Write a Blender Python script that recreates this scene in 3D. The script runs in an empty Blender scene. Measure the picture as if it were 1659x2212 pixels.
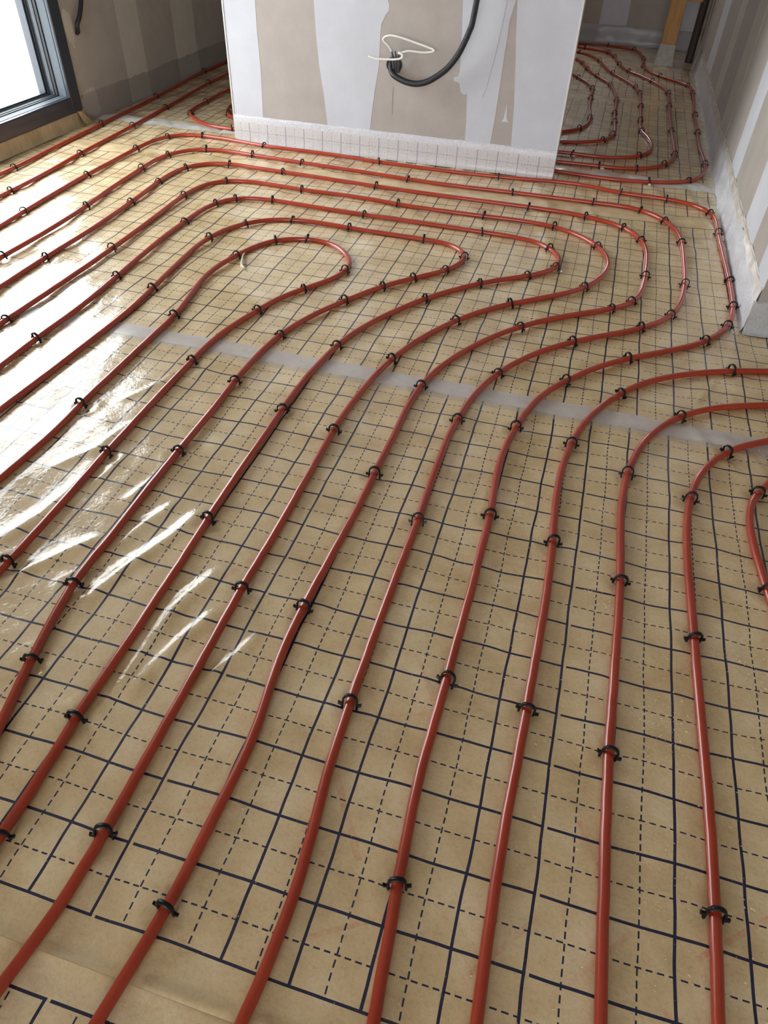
import bpy, bmesh, math, random
import numpy as np
from mathutils import Vector, Matrix, kdtree
C = bpy.context.scene.collection
PI = math.pi
random.seed(7)

# ------------------------------------------------------------------ camera
RIGHT = Vector((0.9598292, 0.2789353, 0.0303791))
DOWN = Vector((0.2112703, -0.6472200, -0.7324418))
FWD = Vector((-0.1846419, 0.7094373, -0.6801515))
cd = bpy.data.cameras.new('camera'); cam = bpy.data.objects.new('camera', cd); C.objects.link(cam)
cd.sensor_fit = 'HORIZONTAL'; cd.sensor_width = 36.0; cd.lens = 36.0*1510.2/1659
cd.clip_start = .02
M = Matrix((RIGHT, -DOWN, -FWD)).transposed().to_4x4()
M.translation = Vector((-.0396875, -.4249082, 1.0979819)); cam.matrix_world = M
bpy.context.scene.camera = cam

# ------------------------------------------------------------------ light
SKY = 10.0
w = bpy.data.worlds.new('sky'); bpy.context.scene.world = w; w.use_nodes = True
bg = w.node_tree.nodes['Background']; bg.inputs[0].default_value = (.955, .96, 1, 1); bg.inputs[1].default_value = SKY
def portal(name, loc, rot, sx, sy):
    l = bpy.data.lights.new(name, 'AREA'); l.shape = 'RECTANGLE'; l.size = sx; l.size_y = sy
    l.cycles.is_portal = True
    o = bpy.data.objects.new(name, l); C.objects.link(o); o.location = loc; o.rotation_euler = rot
WY0, WY1, WZ0, WZ1 = 1.35, 3.135, .145, 1.90          # left window, clear opening
SX0, SX1, SZ0, SZ1 = -1.9, 1.1, .25, 2.15                # window behind the camera
BX0, BX1, BZ0, BZ1 = -1.2, -.60, .95, 2.1            # back room window, behind the partition
portal('left_window_daylight', (-3.0, (WY0+WY1)/2, (WZ0+WZ1)/2), (0, -PI/2, 0), WZ1-WZ0, WY1-WY0)
portal('rear_window_daylight', ((SX0+SX1)/2, -5.1, (SZ0+SZ1)/2), (PI/2, 0, 0), SX1-SX0, SZ1-SZ0)
portal('back_room_daylight', ((BX0+BX1)/2, 7.22, (BZ0+BZ1)/2), (-PI/2, 0, 0), BX1-BX0, BZ1-BZ0)
vs = bpy.context.scene.view_settings
vs.view_transform = 'Standard'; vs.look = 'None'; vs.gamma = 1; vs.use_curve_mapping = False; vs.exposure = 0.08

# ------------------------------------------------------------------ helpers
def tag(o, label=None, cat=None, group=None, kind=None):
    if label: o['label'] = label
    if cat: o['category'] = cat
    if group: o['group'] = group
    if kind: o['kind'] = kind
    return o
def mesh(name, verts, faces, mat, parent=None, smooth=False, auto=None):
    me = bpy.data.meshes.new(name); me.from_pydata([tuple(v) for v in verts], [], faces); me.update()
    if smooth: me.polygons.foreach_set('use_smooth', [True]*len(me.polygons))
    if mat: me.materials.append(mat)
    o = bpy.data.objects.new(name, me); C.objects.link(o)
    if parent: o.parent = parent
    return o
def empty(name, loc=(0, 0, 0)):
    o = bpy.data.objects.new(name, None); C.objects.link(o); o.location = loc; o.empty_display_size = .05; return o
class MB:
    def __init__(s): s.v = []; s.f = []
    def box(s, x0, x1, y0, y1, z0, z1):
        n = len(s.v)
        s.v += [(x, y, z) for x in (x0, x1) for y in (y0, y1) for z in (z0, z1)]
        s.f += [tuple(n+i for i in q) for q in ((0,1,3,2), (4,6,7,5), (0,4,5,1), (2,3,7,6), (0,2,6,4), (1,5,7,3))]
    def tube(s, P, r, n=12, cap=True):
        P = [Vector(p) for p in P]; N = len(P); b = len(s.v); up = None
        for i, p in enumerate(P):
            t = (P[min(i+1, N-1)]-P[max(i-1, 0)]).normalized()
            if up is None:
                up = Vector((0, 0, 1)) if abs(t.z) < .9 else Vector((1, 0, 0))
            up = (up-t*up.dot(t)).normalized(); sd = t.cross(up)
            rr = r[i] if isinstance(r, (list, tuple)) else r
            for k in range(n):
                a = 2*PI*k/n; s.v.append(tuple(p+(sd*math.cos(a)+up*math.sin(a))*rr))
        for i in range(N-1):
            for k in range(n):
                a = b+i*n+k; c = b+i*n+(k+1) % n; s.f.append((a, c, c+n, a+n))
        if cap:
            s.f.append(tuple(b+k for k in range(n))[::-1]); s.f.append(tuple(b+(N-1)*n+k for k in range(n)))
    def poly(s, pts, nrm, t):            # closed outline (3-D points) given a thickness along nrm
        n = len(s.v); k = len(pts); nv = Vector(nrm)*t
        s.v += [tuple(p) for p in pts]+[tuple(Vector(p)+nv) for p in pts]
        s.f.append(tuple(range(n, n+k))); s.f.append(tuple(range(n+2*k-1, n+k-1, -1)))
        for i in range(k):
            j = (i+1) % k; s.f.append((n+i, n+k+i, n+k+j, n+j))
    def build(s, name, mat, parent=None, smooth=False, bevel=0):
        o = mesh(name, s.v, s.f, mat, parent, smooth)
        bm = bmesh.new(); bm.from_mesh(o.data); bmesh.ops.recalc_face_normals(bm, faces=bm.faces)
        if bevel: bmesh.ops.bevel(bm, geom=[e for e in bm.edges], offset=bevel, segments=2, affect='EDGES', profile=.6)
        bm.to_mesh(o.data); bm.free()
        return o
def catmull(P, k=8):
    P = [Vector(p) for p in P]; E = [2*P[0]-P[1]]+P+[2*P[-1]-P[-2]]; o = []
    for i in range(1, len(E)-2):
        a, b, c, d = E[i-1:i+3]
        for j in range(k):
            t = j/k; o.append(.5*((2*b)+(c-a)*t+(2*a-5*b+4*c-d)*t*t+(3*b-a-3*c+d)*t**3))
    o.append(P[-1]); return o

# ------------------------------------------------------------------ materials
class NT:
    def __init__(s, name):
        s.m = bpy.data.materials.new(name); s.m.use_nodes = True; s.t = s.m.node_tree
        s.p = s.t.nodes['Principled BSDF']; s.co = None
    def n(s, ty, **k):
        x = s.t.nodes.new(ty)
        for a, b in k.items(): setattr(x, a, b)
        return x
    def L(s, a, b): s.t.links.new(a, b)
    def put(s, sock, v):
        if isinstance(v, (int, float)): sock.default_value = v
        elif isinstance(v, tuple): sock.default_value = v if len(v) == 4 or len(sock.default_value) == 3 else (*v, 1)
        else: s.L(v, sock)
    def M(s, op, a, b=0, c=None):
        x = s.n('ShaderNodeMath', operation=op); s.put(x.inputs[0], a); s.put(x.inputs[1], b)
        if c is not None: s.put(x.inputs[2], c)
        return x.outputs[0]
    def coord(s):
        if not s.co: s.co = s.n('ShaderNodeTexCoord').outputs['Object']
        return s.co
    def noise(s, scale, detail=3, rough=.5, vec=None, out='Fac', dist=0):
        x = s.n('ShaderNodeTexNoise'); s.L(vec or s.coord(), x.inputs['Vector'])
        x.inputs['Scale'].default_value = scale; x.inputs['Detail'].default_value = detail
        x.inputs['Roughness'].default_value = rough; x.inputs['Distortion'].default_value = dist
        return x.outputs[out]
    def ramp(s, fac, stops):
        x = s.n('ShaderNodeValToRGB'); s.L(fac, x.inputs[0]); e = x.color_ramp.elements
        while len(e) < len(stops): e.new(.5)
        for q, (p, c) in zip(e, stops): q.position = p; q.color = (*c, 1) if len(c) == 3 else c
        return x.outputs[0]
    def mix(s, f, a, b, blend='MIX'):
        x = s.n('ShaderNodeMix', data_type='RGBA', blend_type=blend)
        s.put(x.inputs[0], f); s.put(x.inputs[6], a); s.put(x.inputs[7], b); return x.outputs[2]
    def mapping(s, scale):
        x = s.n('ShaderNodeMapping'); s.L(s.coord(), x.inputs[0]); x.inputs['Scale'].default_value = scale; return x.outputs[0]
    def bump(s, h, st=.3, dist=.002):
        x = s.n('ShaderNodeBump'); x.inputs['Strength'].default_value = st; x.inputs['Distance'].default_value = dist
        s.L(h, x.inputs['Height']); s.L(x.outputs[0], s.p.inputs['Normal']); return x.outputs[0]
    def set(s, **k):
        for a, v in k.items(): s.put(s.p.inputs[a.replace('_', ' ')], v)
        return s
def simple(name, col, rough=.5, nscale=30, namt=.12, bump=.0, **k):
    t = NT(name); f = t.noise(nscale, 4, .6)
    d = tuple(c*(1-namt) for c in col); l = tuple(min(1, c*(1+namt)) for c in col)
    t.set(Base_Color=t.ramp(f, [(.3, d), (.7, l)]), Roughness=rough, **k)
    if bump: t.bump(t.noise(nscale*4, 3), bump, .001)
    return t.m

INK = (.009, .013, .048)
def grid_ink(t, x, y, x0, px, y0, py, ylo, yhi, seam, dash=True):
    """printed 5 cm grid: every second line solid, the others dashed, with the print seam"""
    M_ = t.M
    u = M_('DIVIDE', M_('SUBTRACT', x, x0), px); v = M_('DIVIDE', M_('SUBTRACT', y, y0), py)
    fu = M_('FRACT', u); fv = M_('FRACT', v)
    def near(fr, half, wd, pitch):
        if half: d = M_('ABSOLUTE', M_('SUBTRACT', fr, .5))
        else: d = M_('SUBTRACT', .5, M_('ABSOLUTE', M_('SUBTRACT', fr, .5)))
        return M_('LESS_THAN', d, wd/pitch)
    inside = M_('MULTIPLY', M_('GREATER_THAN', y, ylo-.0018), M_('LESS_THAN', y, yhi+.0018))
    vs_ = near(fu, 0, .0023, px); vd = near(fu, 1, .0013, px)
    hs = near(fv, 0, .0022, py); hd = near(fv, 1, .00125, py)
    if dash:
        vd = M_('MULTIPLY', vd, M_('LESS_THAN', M_('FRACT', M_('DIVIDE', y, .0156)), .64))
        hd = M_('MULTIPLY', hd, M_('LESS_THAN', M_('FRACT', M_('DIVIDE', x, .0154)), .62))
    sm = M_('MULTIPLY', M_('FRACT', M_('DIVIDE', M_('SUBTRACT', x, seam), .6)), .6)
    gap = M_('SUBTRACT', 1, M_('MULTIPLY', M_('GREATER_THAN', sm, .0025), M_('LESS_THAN', sm, .0075)))
    h = M_('MULTIPLY', M_('MAXIMUM', hs, hd), gap)
    return M_('MULTIPLY', M_('MAXIMUM', M_('MAXIMUM', vs_, vd), h), inside)
def film_mat(name, grid, marks=(), light=1.0, cloud=0.0, dash=True):
    t = NT(name)
    sep = t.n('ShaderNodeSeparateXYZ'); t.L(t.coord(), sep.inputs[0])
    wob = t.n('ShaderNodeSeparateXYZ'); t.L(t.noise(5, 2, out='Color'), wob.inputs[0])
    yk = t.n('ShaderNodeMapRange'); t.L(sep.outputs[1], yk.inputs[0]); yk.inputs[1].default_value = -.15; yk.inputs[2].default_value = .55; yk.inputs[3].default_value = .22; yk.inputs[4].default_value = 1
    x = t.M('ADD', sep.outputs[0], t.M('MULTIPLY', t.M('SUBTRACT', wob.outputs[0], .5), .012))
    y = t.M('ADD', sep.outputs[1], t.M('MULTIPLY', t.M('SUBTRACT', wob.outputs[1], .5), t.M('MULTIPLY', yk.outputs[0], .026)))
    base = t.ramp(t.noise(8, 6, .66), [(.30, (.55*light, .400*light, .20*light)), (.5, (.69*light, .530*light, .298*light)), (.68, (.78*light, .64*light, .41*light))])
    sp = t.ramp(t.noise(170, 3, .7), [(.35, (.80, .78, .74)), (.5, (1, 1, 1)), (.75, (1.0, 1.0, 1.0))])
    base = t.mix(.55, base, sp, 'MULTIPLY')
    if cloud:
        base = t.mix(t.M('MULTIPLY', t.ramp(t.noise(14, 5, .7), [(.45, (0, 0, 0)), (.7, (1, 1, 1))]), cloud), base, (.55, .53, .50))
    for (ax, ay, bx, by, wd, st) in marks:           # pale red printed strokes under the film
        dx, dy = bx-ax, by-ay; L = math.hypot(dx, dy); dx /= L; dy /= L
        rx = t.M('SUBTRACT', x, ax); ry = t.M('SUBTRACT', y, ay)
        s_ = t.M('ADD', t.M('MULTIPLY', rx, dx), t.M('MULTIPLY', ry, dy))
        d_ = t.M('ABSOLUTE', t.M('SUBTRACT', t.M('MULTIPLY', rx, dy), t.M('MULTIPLY', ry, dx)))
        k = t.M('MULTIPLY', t.M('MULTIPLY', t.M('GREATER_THAN', s_, 0), t.M('LESS_THAN', s_, L)), t.M('LESS_THAN', d_, wd))
        k = t.M('MULTIPLY', k, t.M('MULTIPLY', t.ramp(t.noise(60, 4, .7), [(.35, (0, 0, 0)), (.65, (1, 1, 1))]), st))
        base = t.mix(k, base, (.62, .20, .12))
    ink = grid_ink(t, x, y, *grid, dash)
    wear = t.ramp(t.noise(240, 2, .6), [(.20, (.25, .25, .25)), (.32, (1, 1, 1))])
    base = t.mix(t.M('MULTIPLY', ink, wear), base, INK)
    t.set(Base_Color=base, Roughness=.5, Specular_IOR_Level=.35, Coat_Weight=1.0, Coat_Roughness=.10, Coat_IOR=1.5)
    b = t.bump(t.M('ADD', t.noise(18, 5, .62), t.M('MULTIPLY', t.noise(110, 2), .12)), .40, .005)
    t.L(b, t.p.inputs['Coat Normal'])
    return t.m

# centre lines of the pipes and places of the clips, in metres on the floor
PIPES = {
'P1': [[-2.632,1.835],[-2.632,1.865],[-2.632,1.895],[-2.631,1.924],[-2.631,1.954],[-2.63,1.984],[-2.63,2.014],[-2.629,2.044],[-2.629,2.074],[-2.628,2.104],[-2.628,2.134],[-2.627,2.164],[-2.627,2.193],[-2.626,2.223],[-2.626,2.253],[-2.625,2.283],[-2.625,2.313],[-2.624,2.343],[-2.623,2.373],[-2.623,2.403],[-2.623,2.432],[-2.623,2.462],[-2.624,2.492],[-2.626,2.522],[-2.627,2.552],[-2.629,2.582],[-2.63,2.612],[-2.632,2.641],[-2.634,2.671],[-2.636,2.701],[-2.637,2.731],[-2.639,2.761],[-2.641,2.791],[-2.642,2.82],[-2.644,2.85],[-2.645,2.88],[-2.647,2.91],[-2.648,2.94],[-2.65,2.97],[-2.651,3.0],[-2.653,3.029],[-2.655,3.059],[-2.656,3.089],[-2.658,3.119],[-2.66,3.149],[-2.662,3.179],[-2.664,3.208],[-2.666,3.238],[-2.668,3.268],[-2.67,3.298],[-2.671,3.328],[-2.672,3.358],[-2.674,3.387],[-2.675,3.417],[-2.676,3.447],[-2.678,3.477],[-2.679,3.507],[-2.68,3.537],[-2.682,3.567],[-2.683,3.596],[-2.684,3.626],[-2.686,3.656],[-2.687,3.686],[-2.689,3.716],[-2.69,3.746],[-2.692,3.775],[-2.694,3.805],[-2.696,3.835],[-2.698,3.865],[-2.7,3.895],[-2.702,3.925],[-2.704,3.954],[-2.707,3.984],[-2.709,4.014],[-2.712,4.044],[-2.714,4.074],[-2.717,4.103],[-2.719,4.133],[-2.722,4.163],[-2.725,4.193],[-2.728,4.222],[-2.73,4.252],[-2.733,4.282],[-2.736,4.312],[-2.738,4.341],[-2.741,4.371],[-2.744,4.401],[-2.746,4.431],[-2.749,4.461],[-2.751,4.49],[-2.753,4.52],[-2.755,4.55],[-2.757,4.58],[-2.758,4.61],[-2.758,4.64],[-2.758,4.669],[-2.758,4.699],[-2.758,4.729],[-2.758,4.759],[-2.758,4.789],[-2.758,4.819],[-2.758,4.849],[-2.758,4.879],[-2.758,4.908],[-2.758,4.938],[-2.758,4.968],[-2.758,4.998],[-2.758,5.028],[-2.758,5.058],[-2.758,5.088],[-2.758,5.118],[-2.758,5.148],[-2.758,5.177],[-2.758,5.207],[-2.758,5.237],[-2.758,5.267],[-2.758,5.297],[-2.758,5.327],[-2.758,5.357],[-2.758,5.387],[-2.758,5.417],[-2.758,5.446],[-2.758,5.476],[-2.758,5.506],[-2.758,5.536],[-2.758,5.566],[-2.758,5.596],[-2.758,5.626],[-2.758,5.656],[-2.758,5.686]],
'P2': [[-2.441,1.598],[-2.441,1.628],[-2.441,1.658],[-2.441,1.688],[-2.441,1.718],[-2.441,1.748],[-2.441,1.778],[-2.441,1.808],[-2.441,1.838],[-2.44,1.868],[-2.44,1.898],[-2.44,1.928],[-2.44,1.958],[-2.44,1.988],[-2.44,2.018],[-2.44,2.048],[-2.44,2.078],[-2.44,2.108],[-2.44,2.138],[-2.44,2.168],[-2.44,2.198],[-2.44,2.228],[-2.441,2.258],[-2.441,2.288],[-2.442,2.318],[-2.443,2.348],[-2.444,2.377],[-2.446,2.407],[-2.447,2.437],[-2.449,2.467],[-2.451,2.497],[-2.453,2.527],[-2.456,2.557],[-2.458,2.587],[-2.461,2.617],[-2.463,2.647],[-2.465,2.677],[-2.467,2.706],[-2.469,2.736],[-2.471,2.766],[-2.473,2.796],[-2.474,2.826],[-2.476,2.856],[-2.477,2.886],[-2.478,2.916],[-2.48,2.946],[-2.481,2.976],[-2.482,3.006],[-2.484,3.036],[-2.485,3.066],[-2.486,3.096],[-2.488,3.126],[-2.489,3.156],[-2.491,3.186],[-2.492,3.215],[-2.494,3.245],[-2.496,3.275],[-2.497,3.305],[-2.499,3.335],[-2.501,3.365],[-2.503,3.395],[-2.505,3.425],[-2.507,3.455],[-2.509,3.485],[-2.511,3.515],[-2.513,3.545],[-2.516,3.574],[-2.518,3.604],[-2.52,3.634],[-2.522,3.664],[-2.525,3.694],[-2.527,3.724],[-2.529,3.754],[-2.532,3.784],[-2.534,3.814],[-2.537,3.843],[-2.539,3.873],[-2.542,3.903],[-2.544,3.933],[-2.547,3.963],[-2.549,3.993],[-2.552,4.023],[-2.554,4.053],[-2.557,4.082],[-2.559,4.112],[-2.561,4.142],[-2.564,4.172],[-2.566,4.202],[-2.568,4.232],[-2.57,4.262],[-2.571,4.292],[-2.573,4.322],[-2.574,4.352],[-2.575,4.382],[-2.576,4.412],[-2.577,4.442],[-2.577,4.472],[-2.577,4.502],[-2.578,4.532],[-2.578,4.562],[-2.579,4.592],[-2.579,4.621],[-2.579,4.651],[-2.58,4.681],[-2.58,4.711],[-2.58,4.741],[-2.581,4.771],[-2.581,4.801],[-2.581,4.831],[-2.582,4.861],[-2.582,4.891],[-2.583,4.921],[-2.583,4.951],[-2.583,4.981],[-2.584,5.011],[-2.584,5.041],[-2.584,5.071],[-2.585,5.101],[-2.585,5.131],[-2.585,5.161],[-2.586,5.191],[-2.586,5.221],[-2.586,5.251],[-2.587,5.281],[-2.587,5.311]],
'P3': [[-2.184,1.323],[-2.186,1.353],[-2.189,1.383],[-2.191,1.413],[-2.194,1.443],[-2.196,1.473],[-2.198,1.503],[-2.201,1.533],[-2.203,1.563],[-2.206,1.593],[-2.208,1.622],[-2.211,1.652],[-2.213,1.682],[-2.216,1.712],[-2.218,1.742],[-2.221,1.772],[-2.223,1.802],[-2.226,1.832],[-2.228,1.862],[-2.231,1.892],[-2.233,1.921],[-2.235,1.951],[-2.238,1.981],[-2.24,2.011],[-2.242,2.041],[-2.244,2.071],[-2.246,2.101],[-2.248,2.131],[-2.249,2.161],[-2.251,2.191],[-2.253,2.221],[-2.254,2.251],[-2.255,2.281],[-2.257,2.311],[-2.258,2.341],[-2.259,2.371],[-2.26,2.401],[-2.261,2.431],[-2.261,2.461],[-2.262,2.491],[-2.262,2.521],[-2.262,2.551],[-2.263,2.581],[-2.263,2.611],[-2.263,2.641],[-2.263,2.671],[-2.263,2.701],[-2.263,2.731],[-2.264,2.761],[-2.264,2.791],[-2.265,2.821],[-2.265,2.851],[-2.265,2.881],[-2.265,2.911],[-2.264,2.941],[-2.263,2.971],[-2.261,3.001],[-2.258,3.03],[-2.252,3.06],[-2.244,3.089],[-2.233,3.116],[-2.219,3.143],[-2.201,3.167],[-2.18,3.188],[-2.154,3.204],[-2.126,3.215],[-2.097,3.221],[-2.067,3.224],[-2.037,3.225],[-2.007,3.224],[-1.977,3.223],[-1.947,3.221],[-1.918,3.218],[-1.888,3.214],[-1.858,3.209],[-1.829,3.204],[-1.799,3.199],[-1.769,3.194],[-1.74,3.19],[-1.71,3.186],[-1.68,3.184],[-1.65,3.182],[-1.62,3.181],[-1.59,3.181],[-1.56,3.181],[-1.53,3.181],[-1.5,3.181],[-1.47,3.182],[-1.44,3.182],[-1.41,3.181],[-1.38,3.18],[-1.35,3.179],[-1.32,3.177],[-1.29,3.175],[-1.26,3.172],[-1.231,3.169],[-1.201,3.166],[-1.171,3.163],[-1.141,3.16],[-1.111,3.158],[-1.081,3.156],[-1.051,3.154],[-1.021,3.152],[-.991,3.15],[-.961,3.149],[-.931,3.148],[-.901,3.147],[-.871,3.146],[-.841,3.146],[-.811,3.145],[-.781,3.145],[-.751,3.145],[-.721,3.145],[-.691,3.146],[-.661,3.146],[-.631,3.147],[-.601,3.148],[-.571,3.149],[-.541,3.151],[-.512,3.152],[-.482,3.154],[-.452,3.157],[-.422,3.16],[-.392,3.163],[-.362,3.167],[-.333,3.171],[-.303,3.175],[-.273,3.179],[-.243,3.182],[-.213,3.186],[-.184,3.188],[-.154,3.19],[-.124,3.19],[-.094,3.189],[-.064,3.185],[-.034,3.179],[-.006,3.172],[.023,3.163],[.052,3.154],[.081,3.147],[.11,3.141],[.14,3.138],[.17,3.136],[.2,3.136],[.23,3.136],[.26,3.135],[.29,3.133],[.32,3.13],[.349,3.125],[.378,3.116],[.406,3.105],[.432,3.089],[.455,3.07],[.474,3.048],[.49,3.022],[.501,2.994],[.508,2.965],[.512,2.935],[.514,2.905],[.515,2.875],[.515,2.845],[.515,2.815],[.514,2.785],[.514,2.755],[.514,2.725],[.515,2.695],[.515,2.665],[.516,2.635],[.517,2.605],[.518,2.575],[.518,2.545],[.519,2.515],[.52,2.485],[.521,2.455],[.522,2.425],[.523,2.395],[.523,2.365],[.524,2.335],[.524,2.305],[.525,2.275],[.525,2.245],[.525,2.215],[.525,2.185],[.524,2.155],[.524,2.125],[.522,2.095],[.52,2.066],[.517,2.036],[.513,2.006],[.507,1.977],[.499,1.948],[.489,1.92],[.477,1.892],[.463,1.865],[.447,1.84],[.43,1.815],[.411,1.792],[.391,1.77],[.369,1.749],[.346,1.73],[.323,1.711],[.299,1.692],[.275,1.674],[.251,1.656],[.227,1.638],[.204,1.62],[.18,1.601],[.158,1.581],[.136,1.561],[.114,1.54],[.094,1.518],[.074,1.495],[.055,1.472],[.037,1.448],[.02,1.424],[.003,1.399],[-.013,1.373],[-.028,1.347],[-.041,1.32],[-.053,1.293],[-.063,1.264],[-.071,1.236],[-.079,1.207],[-.085,1.177],[-.091,1.148],[-.096,1.118],[-.101,1.089],[-.105,1.059],[-.108,1.029],[-.11,.999],[-.11,.969],[-.11,.939],[-.109,.909],[-.107,.879],[-.105,.849],[-.103,.819],[-.102,.789],[-.101,.759],[-.1,.729],[-.1,.699],[-.1,.669],[-.1,.639],[-.1,.609],[-.099,.579],[-.099,.549],[-.099,.519],[-.1,.489],[-.1,.459],[-.1,.429],[-.101,.399],[-.101,.369],[-.101,.339],[-.101,.309],[-.102,.279],[-.102,.249],[-.103,.219],[-.103,.189],[-.104,.159],[-.104,.129],[-.103,.099],[-.102,.069],[-.1,.039],[-.098,.01],[-.096,-.02],[-.094,-.05],[-.091,-.08],[-.088,-.11],[-.086,-.14],[-.084,-.17],[-.081,-.2],[-.079,-.23],[-.077,-.26],[-.074,-.289],[-.072,-.319],[-.07,-.349],[-.067,-.379],[-.065,-.409],[-.063,-.439],[-.06,-.469],[-.058,-.499],[-.056,-.529],[-.053,-.559],[-.051,-.589],[-.048,-.618],[-.046,-.648],[-.044,-.678],[-.041,-.708]],
'P4': [[-2.04,1.076],[-2.04,1.106],[-2.039,1.136],[-2.039,1.166],[-2.039,1.196],[-2.038,1.226],[-2.038,1.256],[-2.037,1.286],[-2.037,1.316],[-2.036,1.346],[-2.036,1.376],[-2.036,1.405],[-2.035,1.435],[-2.035,1.465],[-2.034,1.495],[-2.034,1.525],[-2.034,1.555],[-2.033,1.585],[-2.033,1.615],[-2.033,1.645],[-2.032,1.675],[-2.031,1.705],[-2.031,1.735],[-2.031,1.765],[-2.03,1.795],[-2.03,1.825],[-2.031,1.855],[-2.031,1.885],[-2.032,1.915],[-2.033,1.945],[-2.034,1.975],[-2.035,2.004],[-2.036,2.034],[-2.038,2.064],[-2.04,2.094],[-2.042,2.124],[-2.045,2.154],[-2.048,2.184],[-2.051,2.213],[-2.054,2.243],[-2.057,2.273],[-2.06,2.303],[-2.063,2.333],[-2.066,2.362],[-2.068,2.392],[-2.07,2.422],[-2.072,2.452],[-2.074,2.482],[-2.075,2.512],[-2.077,2.542],[-2.078,2.572],[-2.08,2.602],[-2.082,2.632],[-2.084,2.661],[-2.086,2.691],[-2.087,2.721],[-2.088,2.751],[-2.086,2.781],[-2.082,2.811],[-2.077,2.84],[-2.069,2.869],[-2.059,2.897],[-2.046,2.924],[-2.029,2.949],[-2.009,2.971],[-1.985,2.99],[-1.959,3.005],[-1.932,3.016],[-1.903,3.023],[-1.873,3.028],[-1.843,3.03],[-1.813,3.03],[-1.783,3.029],[-1.753,3.027],[-1.724,3.024],[-1.694,3.021],[-1.664,3.018],[-1.634,3.016],[-1.604,3.013],[-1.574,3.011],[-1.544,3.009],[-1.515,3.007],[-1.485,3.005],[-1.455,3.003],[-1.425,3.001],[-1.395,2.999],[-1.365,2.997],[-1.335,2.995],[-1.305,2.993],[-1.276,2.991],[-1.246,2.989],[-1.216,2.987],[-1.186,2.985],[-1.156,2.983],[-1.126,2.981],[-1.096,2.979],[-1.066,2.976],[-1.037,2.974],[-1.007,2.971],[-.977,2.968],[-.947,2.965],[-.917,2.962],[-.887,2.959],[-.858,2.957],[-.828,2.955],[-.798,2.953],[-.768,2.952],[-.738,2.951],[-.708,2.95],[-.678,2.95],[-.648,2.95],[-.618,2.951],[-.588,2.951],[-.558,2.952],[-.528,2.953],[-.498,2.955],[-.469,2.956],[-.439,2.957],[-.409,2.958],[-.379,2.959],[-.349,2.959],[-.319,2.96],[-.289,2.96],[-.259,2.96],[-.229,2.96],[-.199,2.96],[-.169,2.96],[-.139,2.96],[-.109,2.96],[-.079,2.96],[-.049,2.961],[-.019,2.961],[.011,2.962],[.041,2.963],[.071,2.963],[.1,2.962],[.13,2.959],[.159,2.953],[.188,2.943],[.214,2.929],[.239,2.912],[.262,2.892],[.282,2.87],[.299,2.846],[.314,2.82],[.327,2.793],[.337,2.765],[.346,2.736],[.352,2.707],[.357,2.677],[.361,2.648],[.364,2.618],[.365,2.588],[.367,2.558],[.367,2.528],[.368,2.498],[.368,2.468],[.368,2.438],[.368,2.408],[.368,2.378],[.368,2.348],[.368,2.318],[.367,2.288],[.366,2.258],[.365,2.229],[.363,2.199],[.361,2.169],[.358,2.139],[.355,2.109],[.35,2.08],[.345,2.05],[.338,2.021],[.33,1.992],[.32,1.964],[.308,1.937],[.293,1.91],[.277,1.885],[.258,1.862],[.238,1.84],[.217,1.818],[.195,1.798],[.172,1.779],[.149,1.76],[.125,1.742],[.101,1.724],[.077,1.706],[.054,1.687],[.031,1.668],[.009,1.648],[-.013,1.627],[-.034,1.606],[-.055,1.584],[-.074,1.562],[-.093,1.538],[-.111,1.514],[-.127,1.489],[-.143,1.464],[-.158,1.438],[-.172,1.411],[-.184,1.384],[-.196,1.356],[-.206,1.328],[-.215,1.299],[-.223,1.271],[-.23,1.241],[-.236,1.212],[-.241,1.182],[-.245,1.153],[-.248,1.123],[-.252,1.093],[-.254,1.063],[-.256,1.034],[-.257,1.004],[-.257,.974],[-.257,.944],[-.257,.914],[-.257,.884],[-.257,.854],[-.256,.824],[-.256,.794],[-.255,.764],[-.254,.734],[-.254,.704],[-.254,.674],[-.254,.644],[-.255,.614],[-.255,.584],[-.256,.554],[-.256,.524],[-.256,.494],[-.256,.465],[-.256,.435],[-.256,.405],[-.256,.375],[-.256,.345],[-.255,.315],[-.255,.285],[-.255,.255],[-.254,.225],[-.253,.195],[-.252,.165],[-.251,.135],[-.25,.105],[-.248,.075],[-.245,.045],[-.242,.016],[-.239,-.014],[-.237,-.044],[-.234,-.074],[-.233,-.104],[-.233,-.134],[-.234,-.164],[-.235,-.194],[-.237,-.223],[-.24,-.253],[-.242,-.283],[-.244,-.313],[-.247,-.343],[-.249,-.373],[-.251,-.403],[-.253,-.432],[-.255,-.462],[-.258,-.492],[-.26,-.522],[-.262,-.552],[-.264,-.582],[-.266,-.612],[-.269,-.642],[-.271,-.671],[-.273,-.701],[-.275,-.731],[-.277,-.761]],
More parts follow.
